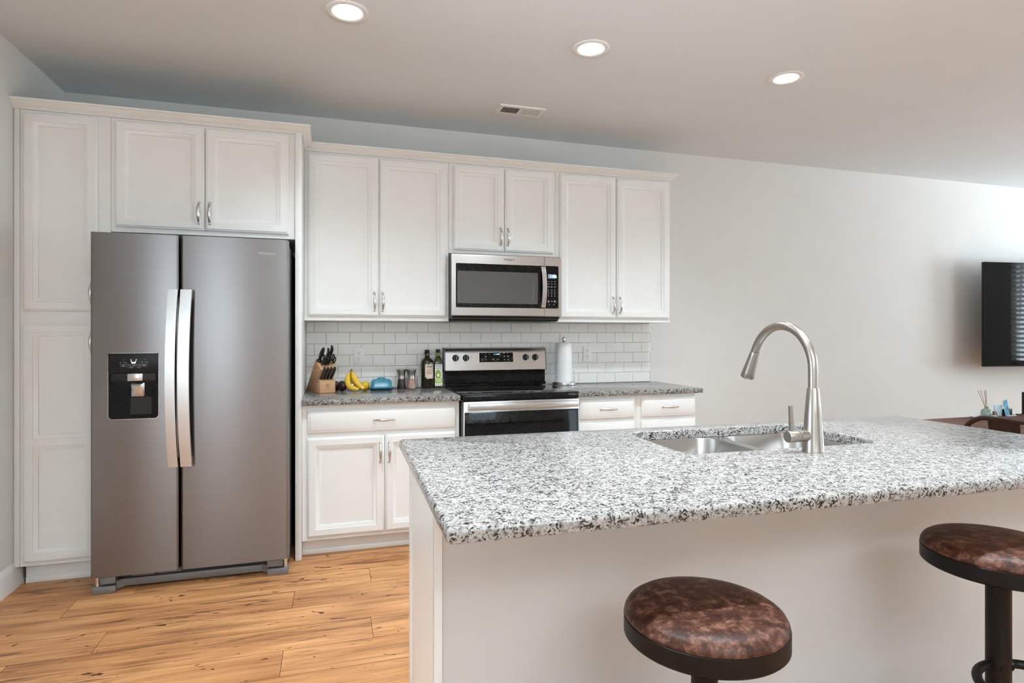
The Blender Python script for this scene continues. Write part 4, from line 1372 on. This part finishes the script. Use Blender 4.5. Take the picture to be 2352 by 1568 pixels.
def island():
    T = ithing('island_cabinet', 'white panelled kitchen island body under the granite slab', 'kitchen island')
    x0, x1 = 0.034, LX - 0.034
    mb = box(x0 + 0.012, x1, PY + 0.012, PY + 0.024, 0.0, 0.8815)
    mb.box(x0 + 0.012, x1, -0.034, -0.022, 0.10, 0.8815)
    mb.box(x0 + 0.012, x0 + 0.024, PY + 0.012, -0.022, 0.0, 0.8815).box(x1 - 0.012, x1, PY + 0.012, -0.022, 0.0, 0.8815)
    mb.box(x0 + 0.012, x1, PY + 0.012, -0.10, 0.0, 0.02)
    mb.build('body', mat_white, T, local=True, smooth=0)
    # end panel: flat field with stiles at both edges
    mb = box(x0 + 0.003, x0 + 0.012, PY, -0.025, 0.0, 0.8815)
    mb.box(x0, x0 + 0.005, -0.075, -0.022, 0.0, 0.8815, bev=0.0015).box(x0, x0 + 0.005, PY, PY + 0.020, 0.0, 0.8815, bev=0.0015)
    mb.build('end_panel', mat_white, T, local=True, smooth=0)
    mb = box(x0, x0 + 0.022, PY - 0.003, PY + 0.012, 0.0, 0.8815, bev=0.0012)
    mb.build('corner_trim', mat_white, T, local=True, smooth=0)
    box(x0 + 0.0228, x1, PY, PY + 0.012, 0.0, 0.8815).build('back_panel', mat_panel_shaded, T, local=True, smooth=0)
    d0 = 0.07
    n = 4
    wd = (x1 - x0 - 0.05) / n
    for k in range(n):
        a = x0 + 0.03 + k * wd
        m = door_mb(-a - wd + 0.006, -a - 0.006, 0.12, 0.86, -0.042)
        m.bm.transform(Matrix.Rotation(PI, 4, 'Z') @ Matrix.Translation((0, 0.038 - 0.0, 0)))
        m.bm.transform(Matrix.Translation((0, -0.0185, 0)))
        m.build('door', mat_white, T, local=True)
    # granite slab with the sink opening
    S = ithing('island_countertop', 'large speckled white and black granite island countertop with sink cutout', 'countertop', 0.882)
    sx0, sx1, sy0, sy1 = 0.846, 1.612, -0.523, -0.100
    hole = rrect(sx0, sx1, sy0, sy1, 0.065, 8)
    outer = rrect(0, LX, LY, 0, 0.016, 5)

    def ring(pts, ins, c=None):
        # inset an axis-aligned rounded rectangle
        return pts
    bm = bmesh.new()
    zt, zb = 0.032, 0.0

    def lp(x0_, x1_, y0_, y1_, r, z, n):
        return [(x, y, z) for x, y in rrect(x0_, x1_, y0_, y1_, r, n)]
    prof = [(0.006, 0.0), (0.002, 0.0015), (0.0, 0.006), (0.0, 0.022), (0.0015, 0.0275), (0.005, 0.031), (0.009, 0.032)]
    mb = MB()
    loops = [lp(i, LX - i, LY + i, -i, 0.016 - min(i, 0.008), z, 6) for i, z in prof]
    mb.loft(loops, False, False)
    hp = [(0.0, 0.0), (0.0, 0.027), (-0.0015, 0.0305), (-0.004, 0.032)]
    hl = [lp(sx0 + i, sx1 - i, sy0 + i, sy1 - i, 0.065 - i, z, 6) for i, z in hp]
    mb.loft(hl, False, False)
    bmesh.ops.remove_doubles(mb.bm, verts=mb.bm.verts[:], dist=1e-6)
    for z in (zt, zb):
        es = [e for e in mb.bm.edges if len(e.link_faces) == 1 and abs(e.verts[0].co.z - z) < 1e-5 and abs(e.verts[1].co.z - z) < 1e-5]
        bmesh.ops.triangle_fill(mb.bm, use_beauty=True, use_dissolve=False, edges=es, normal=(0, 0, 1))
    mb.build('granite_slab', mat_granite, S, local=True, smooth=30)
    # undermount double-bowl sink
    K = ithing('kitchen_sink', 'stainless double-bowl undermount sink set into the island', 'sink', 0.882)
    r0, r1, r2, r3 = sx0 - 0.012, sx1 + 0.012, sy0 - 0.012, sy1 + 0.012
    xm = sx0 + 0.385
    bowls = ((sx0 + 0.002, xm - 0.016, 'bowl'), (xm + 0.016, sx1 - 0.002, 'bowl'))
    bo = []
    for (a, b, nm) in bowls:
        ya, yb = sy0 + 0.004, sy1 - 0.004
        mb = MB()
        mb.loft([lp(a - 0.002, b + 0.002, ya - 0.002, yb + 0.002, 0.082, -0.0008, 8), lp(a, b, ya, yb, 0.080, -0.0008, 8), lp(a + 0.002, b - 0.002, ya + 0.002, yb - 0.002, 0.078, -0.005, 8), lp(a + 0.008, b - 0.008, ya + 0.008, yb - 0.008, 0.075, -0.17, 8),
                 lp(a + 0.016, b - 0.016, ya + 0.016, yb - 0.016, 0.07, -0.192, 8), lp(a + 0.035, b - 0.035, ya + 0.035, yb - 0.035, 0.06, -0.20, 8)], False, True)
        o = mb.build('bowl', mat_sink, K, local=True, smooth=60)
        cx, cy = (a + b) / 2, (ya + yb) / 2
        MB().lathe([(0.055, -0.1985), (0.050, -0.196), (0.042, -0.199), (0.010, -0.1995)], (cx, cy, 0), 28).build('drain', mat_chrome, o, local=True)
    # flat rim between and around the bowls
    mb = MB()
    lo = [lp(r0, r1, r2, r3, 0.075, -0.0015, 8), lp(r0, r1, r2, r3, 0.075, -0.0005, 8)]
    rim = bmesh.new()
    loops = []
    for L_ in [rrect(r0, r1, r2, r3, 0.075, 8)] + [rrect(a - 0.002, b + 0.002, sy0 + 0.002, sy1 - 0.002, 0.082, 8) for a, b, _ in bowls]:
        vs = [rim.verts.new((x, y, -0.0008)) for x, y in L_]
        loops += [rim.edges.new((vs[i], vs[(i + 1) % len(vs)])) for i in range(len(vs))]
    bmesh.ops.triangle_fill(rim, use_beauty=True, use_dissolve=False, edges=loops, normal=(0, 0, 1))
    mb.merge(rim)
    mb.build('rim', mat_sink, K, local=True, smooth=0)
    # pull-down faucet
    fx, fy = 1.259, -0.592
    F = ithing('kitchen_faucet', 'tall brushed nickel gooseneck faucet with pull-down head behind the island sink', 'faucet', 0.914)
    MB().lathe([(0.0335, 0.0), (0.0338, 0.002), (0.0325, 0.006), (0.0300, 0.05), (0.0255, 0.12), (0.0185, 0.20), (0.0165, 0.2045)], (fx, fy, 0), 40).build('base', mat_nickel, F, local=True, smooth=50)
    Rr = 0.145
    zc = 1.174 - 0.914
    pts = [(fx, fy, 0.2045), (fx, fy, 0.23)]
    for k in range(33):
        a = PI - (PI + R(-22)) * k / 32
        pts.append((fx, fy + Rr + Rr * math.cos(a), zc + Rr * math.sin(a)))
    sp = MB().tube(pts, 0.0150, 20, up=(1, 0, 0)).build('spout', mat_nickel, F, local=True, smooth=60)
    e = Vector(pts[-1])
    dv = (Vector(pts[-1]) - Vector(pts[-2])).normalized()
    mt = Vector((0, 0, 1)).rotation_difference(dv).to_matrix().to_4x4()
    H = MB().lathe([(0.0155, 0.0012), (0.0165, 0.004), (0.0175, 0.02), (0.0235, 0.085), (0.0250, 0.104), (0.0240, 0.107), (0.020, 0.106)], e, 32, mt).build('spray_head', mat_nickel, F, local=True, smooth=40)
    MB().lathe([(0.0195, 0.1055), (0.017, 0.110), (0.006, 0.111), (0.004, 0.115)], e, 24, mt).build('nozzle', mat_dkgrey, H, local=True)
    hz = 0.052
    mx = Matrix.Rotation(R(-90), 4, 'Y')
    MB().lathe([(0.0185, 0.0), (0.0185, 0.053), (0.0178, 0.0538)], (fx, fy, hz), 32, mx).build('handle_stub', mat_nickel, F, local=True, smooth=40)
    Hn = MB().lathe([(0.0178, 0.0552), (0.0188, 0.056), (0.0188, 0.098), (0.0178, 0.0995)], (fx, fy, hz), 32, mx).build('handle', mat_nickel, F, local=True, smooth=40)
    L = []
    for (z, hw, hd) in ((0.014, 0.0065, 0.0045), (0.05, 0.0060, 0.0040), (0.097, 0.0055, 0.0035)):
        cx = fx - 0.083 - 0.004 * (z - 0.014) / 0.08
        L.append([(cx - hw, fy - hd, hz + z), (cx + hw, fy - hd, hz + z), (cx + hw, fy + hd, hz + z), (cx - hw, fy + hd, hz + z)])
    mb = MB().loft(L)
    mb.build('lever', mat_nickel, Hn, local=True, smooth=30)


island()

# ------------------------------------------------------------------ bar stools


def stool(x, y, zs, lab):
    T = thing('bar_stool', lab, 'stool', (x, y, 0), group='round leather bar stools at the island')
    r = 0.175
    # zs: height of the seam between leather and metal rim
    MB().lathe([(r - 0.004, zs - 0.002), (r - 0.001, zs + 0.001), (r - 0.002, zs + 0.008), (r - 0.008, zs + 0.018), (r - 0.020, zs + 0.026), (r - 0.045, zs + 0.031), (0.07, zs + 0.034), (0.02, zs + 0.0345)], (x, y, 0), 72).build('seat_cushion', mat_leather, T, smooth=60)
    MB().lathe([(0.02, zs - 0.041), (r - 0.004, zs - 0.042), (r, zs - 0.038), (r, zs - 0.002), (r - 0.002, zs - 0.0005), (r - 0.006, zs - 0.001)], (x, y, 0), 72).build('seat_rim', mat_stool, T, smooth=30)
    MB().lathe([(0.0285, 0.03), (0.0285, zs - 0.043)], (x, y, 0), 32).build('column', mat_stool, T, smooth=30)
    MB().lathe([(0.215, 0.0), (0.22, 0.004), (0.215, 0.010), (0.10, 0.018), (0.04, 0.034), (0.0285, 0.05)], (x, y, 0), 56).build('base', mat_stool, T, smooth=50)
    zf = zs - 0.30
    pts = []
    rr = 0.135
    for k in range(41):
        a = R(80) + 2 * PI * k / 41 * 0.97 + 0.06
        pts.append((x - 0.030 + rr * math.cos(a), y - 0.130 + rr * math.sin(a), zf))
    pts = [(x - 0.01, y - 0.02, zf)] + pts + [(x + 0.01, y - 0.02, zf)]
    MB().tube(pts, 0.0115, 12).build('footrest', mat_stool, T, smooth=60)


stool(0.897, -3.104, 0.668, 'round brown leather bar stool nearest the camera at the island')
stool(1.816, -3.091, 0.711, 'round brown leather bar stool farther right, cut off by the frame edge')

# ------------------------------------------------------------------ ceiling fixtures


def can_light(x, y, lab):
    T = thing('recessed_light', lab, 'ceiling light', (x, y, HC), group='recessed ceiling lights')
    MB().lathe([(0.094, -0.0002), (0.095, -0.003), (0.092, -0.006), (0.080, -0.007), (0.070, -0.006), (0.066, -0.0035)], (x, y, HC), 48, cap=False).build('trim_ring', mat_trim, T, smooth=50)
    MB().lathe([(0.067, -0.0030), (0.05, -0.0034), (0.02, -0.0036)], (x, y, HC), 40).build('lens', mat_lens, T, smooth=60)


names = ('lit recessed ceiling light at left, leftmost of the three seen in the ceiling',
         'lit recessed ceiling light in the middle, above and behind the ceiling vent',
         'lit recessed ceiling light at right, rightmost of the three seen in the ceiling',
         'lit recessed ceiling light over the left end of the island, out of view',
         'lit recessed ceiling light over the middle of the island, out of view',
         'lit recessed ceiling light over the right end of the island, out of view',
         'lit recessed ceiling light behind the camera at left, out of view',
         'lit recessed ceiling light behind the camera in the middle, out of view',
         'lit recessed ceiling light behind the camera at right, out of view',
         'lit recessed ceiling light over the dining table, out of view',
         'lit recessed ceiling light beyond the dining table, behind the camera',
         'lit recessed ceiling light by the window with the blind, out of view')
for (cx, cy), lab in zip(CANS, names):
    can_light(cx, cy, lab)

T = thing('ceiling_vent', 'white rectangular louvred air vent in the ceiling above the range', 'vent', (1.295, -0.513, HC))
mb = MB()
fx0, fx1, fy0, fy1 = 1.138, 1.449, -0.594, -0.432
ix0, ix1, iy0, iy1 = 1.165, 1.422, -0.566, -0.462
mb.loft([[(fx0, fy0, HC - 0.0005), (fx1, fy0, HC - 0.0005), (fx1, fy1, HC - 0.0005), (fx0, fy1, HC - 0.0005)],
         [(fx0 + 0.004, fy0 + 0.004, HC - 0.007), (fx1 - 0.004, fy0 + 0.004, HC - 0.007), (fx1 - 0.004, fy1 - 0.004, HC - 0.007), (fx0 + 0.004, fy1 - 0.004, HC - 0.007)],
         [(ix0, iy0, HC - 0.009), (ix1, iy0, HC - 0.009), (ix1, iy1, HC - 0.009), (ix0, iy1, HC - 0.009)],
         [(ix0, iy0, HC - 0.002), (ix1, iy0, HC - 0.002), (ix1, iy1, HC - 0.002), (ix0, iy1, HC - 0.002)]], False, False)
mb.box(1.284, 1.300, iy0, iy1, HC - 0.009, HC - 0.002)
mb.build('frame', mat_vent, T, smooth=0)
box(ix0, ix1, iy0, iy1, HC - 0.002, HC - 0.001).build('duct', mat_ventdk, T, smooth=0)
mb = MB()
for k in range(10):
    for xa, tilt in ((1.167 + 0.012 * k, -40), (1.303 + 0.012 * k, 40)):
        mb.box(-0.0045, 0.0045, iy0 - (iy0 + iy1) / 2, iy1 - (iy0 + iy1) / 2, -0.0006, 0.0006, mat=Matrix.Translation((xa + 0.004, (iy0 + iy1) / 2, HC - 0.006)) @ Matrix.Rotation(R(tilt), 4, 'Y'))
mb.build('louvres', mat_vent, T, smooth=0)
mb = MB().tube([(1.424, -0.55, HC - 0.008), (1.428, -0.555, HC - 0.022)], 0.0022, 8)
mb.build('damper_lever', mat_vent, T)

# ------------------------------------------------------------------ television
TR = R(-6.3)
tx, ty = 5.872, -0.250
T = thing('television', 'large black flat television on the wall at the right edge', 'television', (tx, ty, 0.990), TR)
TWD, THT = 1.66, 0.968
box(0, TWD, 0.004, 0.040, 0, THT, bev=0.004).build('housing', mat_black, T, local=True)
box(0.006, TWD - 0.006, 0.001, 0.006, 0.012, THT - 0.006).build('screen', mat_tv, T, local=True, smooth=0)
mb = box(0.5, 1.16, 0.04, 0.075, 0.25, 0.72, bev=0.004)
mb.box(0.78, 0.88, 0.07, 0.33 - 0.02, 0.42, 0.56)
mb.build('wall_mount', mat_blackm, T, local=True)

# ------------------------------------------------------------------ dining table and what stands on it
TZ = 0.75
T = thing('dining_table', 'dark brown plank dining table beyond the right end of the island', 'table', (4.3, -1.85, 0))
mb = MB()
xa = 3.45
k = 0
while xa < 5.25 - 0.01:
    mb.box(xa + 0.0006, xa + 0.1185, -2.47, -1.372, TZ - 0.035, TZ, bev=0.0015, seg=1)
    xa += 0.12
mb.build('tabletop', mat_table, T, smooth=0)
for (lx, ly) in ((3.53, -2.397), (3.53, -1.46), (5.14, -2.397), (5.14, -1.46)):
    box(lx - 0.04, lx + 0.04, ly - 0.04, ly + 0.04, 0, TZ - 0.036, bev=0.004).build('leg', mat_table, T)

# metal cafe chair at the near end of the table
cx, cy = 3.10, -2.17
T = thing('dining_chair', 'brown metal dining chair with curved tube back, between island and table', 'chair', (cx, cy, 0))
xb = 3.215                                     # plane of the chair back


def catmull(P, n=8):
    P = [Vector(p) for p in P]
    P = [P[0] * 2 - P[1]] + P + [P[-1] * 2 - P[-2]]
    out = []
    for i in range(1, len(P) - 2):
        for k in range(n):
            t = k / n
            a, b, c, d_ = P[i - 1], P[i], P[i + 1], P[i + 2]
            out.append(0.5 * ((2 * b) + (c - a) * t + (2 * a - 5 * b + 4 * c - d_) * t * t + (3 * b - a - 3 * c + d_) * t ** 3))
    out.append(P[-2])
    return out


arch = [(3.30, -1.965, 0.44), (3.262, -1.955, 0.70), (3.25, -1.972, 0.812), (3.243, -2.035, 0.862), (3.24, -2.10, 0.872), (3.24, -2.22, 0.874), (3.24, -2.29, 0.866), (3.25, -2.345, 0.812), (3.262, -2.36, 0.70), (3.30, -2.35, 0.44)]
MB().tube(catmull(arch), 0.0125, 12).build('back_frame', mat_chair, T, smooth=60)
mb = MB().loft([[(3.29, -2.215, 0.45), (3.29, -2.09, 0.45), (3.285, -2.09, 0.45), (3.285, -2.215, 0.45)], [(3.248, -2.225, 0.865), (3.248, -2.080, 0.865), (3.243, -2.080, 0.865), (3.243, -2.225, 0.865)]])
mb.build('back_splat', mat_chair, T)
box(3.29, 3.66, -2.345, -1.97, 0.435, 0.452, bev=0.006).build('seat', mat_chair, T)
for (lx, ly, ex, ey) in ((3.31, -1.985, 3.25, -1.94), (3.31, -2.33, 3.25, -2.375), (3.64, -1.985, 3.68, -1.94), (3.64, -2.33, 3.68, -2.375)):
    MB().tube([(lx, ly, 0.437), (ex, ey, 0.0)], [0.016, 0.012], 10).build('leg', mat_chair, T)

# oval tray and reed diffuser
tx_, ty_ = 4.155, -1.435
T = thing('oval_tray', 'thin white oval tray under the reed diffuser on the dining table', 'tray', (tx_, ty_, TZ))
MB().lathe([(0.078, 0.0005), (0.088, 0.003), (0.098, 0.009), (0.100, 0.012), (0.096, 0.0125), (0.085, 0.007)], (tx_ - 0.01, ty_, TZ), 40, None, 1.0, 0.50).build('dish', mat_tray, T)
dx, dy = 4.183, -1.425
T = thing('reed_diffuser', 'small green glazed reed diffuser bottle on the oval tray', 'diffuser', (dx, dy, TZ + 0.0075))
z0 = TZ + 0.0075
MB().lathe([(0.024, 0.0005), (0.030, 0.006), (0.0315, 0.020), (0.0285, 0.036), (0.020, 0.047), (0.0105, 0.051), (0.010, 0.058), (0.012, 0.060), (0.012, 0.063), (0.008, 0.0635)], (dx, dy, z0), 32).build('bottle', mat_jade, T, smooth=60)
for (ox, oy, m_) in ((-0.058, 0.012, mat_reed), (-0.05, 0.0, mat_reed), (-0.022, 0.02, mat_reedw), (-0.012, 0.005, mat_reed), (-0.007, -0.004, mat_reed), (0.006, 0.01, mat_reedw)):
    MB().tube([(dx - ox * 0.05, dy - oy * 0.05, z0 + 0.03), (dx + ox, dy + oy, z0 + 0.168)], 0.0016, 6).build('reed', m_, T)
# wooden stand, glass picture and card
px, py = 4.262, -1.412
T = thing('wooden_stand', 'small brown wooden stand right of the reed diffuser', 'stand', (px, py, TZ))
MB().loft([[(px - 0.018, py - 0.02, TZ + 0.0005), (px + 0.018, py - 0.02, TZ + 0.0005), (px + 0.018, py + 0.02, TZ + 0.0005), (px - 0.018, py + 0.02, TZ + 0.0005)],
           [(px - 0.010, py - 0.014, TZ + 0.034), (px + 0.012, py - 0.014, TZ + 0.034), (px + 0.012, py + 0.014, TZ + 0.034), (px - 0.010, py + 0.014, TZ + 0.034)]]).build('block', mat_walnut, T, smooth=0)
px = 4.320
T = thing('picture_block', 'glossy pale blue picture block standing beside the wooden stand', 'picture', (px, py, TZ))
box(px - 0.034, px + 0.034, py + 0.004, py + 0.014, TZ + 0.0005, TZ + 0.073, bev=0.002).build('print', mat_sky, T)
px = 4.385
T = thing('blue_card', 'narrow blue patterned card leaning upright in the black card holder', 'card', (px, py, TZ))
MB().box(-0.020, 0.020, -0.001, 0.001, 0, 0.105, mat=Matrix.Translation((px, py - 0.006, TZ + 0.004)) @ Matrix.Rotation(R(-14), 4, 'Y')).build('print', mat_sea, T, smooth=0)
T = thing('card_holder', 'small black card holder with pale edge on the dining table', 'card holder', (px + 0.015, py, TZ))
box(px - 0.035, px + 0.055, py + 0.000, py + 0.016, TZ + 0.0005, TZ + 0.045, bev=0.002).build('back_plate', mat_black, T)
box(px - 0.010, px + 0.062, py - 0.020, py - 0.0085, TZ + 0.0005, TZ + 0.006, bev=0.001).build('front_lip', mat_tray, T)
px = 4.640
T = thing('black_speaker', 'small black speaker on the dining table at the right edge', 'speaker', (px, py, TZ))
box(px - 0.055, px + 0.065, py - 0.04, py + 0.04, TZ + 0.0005, TZ + 0.150, bev=0.006).build('cabinet', mat_black, T)
MB().tube(catmull([(px - 0.045, py + 0.0, TZ + 0.022), (px - 0.075, py + 0.0, TZ + 0.026), (px - 0.105, py + 0.01, TZ + 0.005), (px - 0.115, py + 0.035, TZ + 0.003)]), 0.0025, 8).build('cord', mat_black, T)
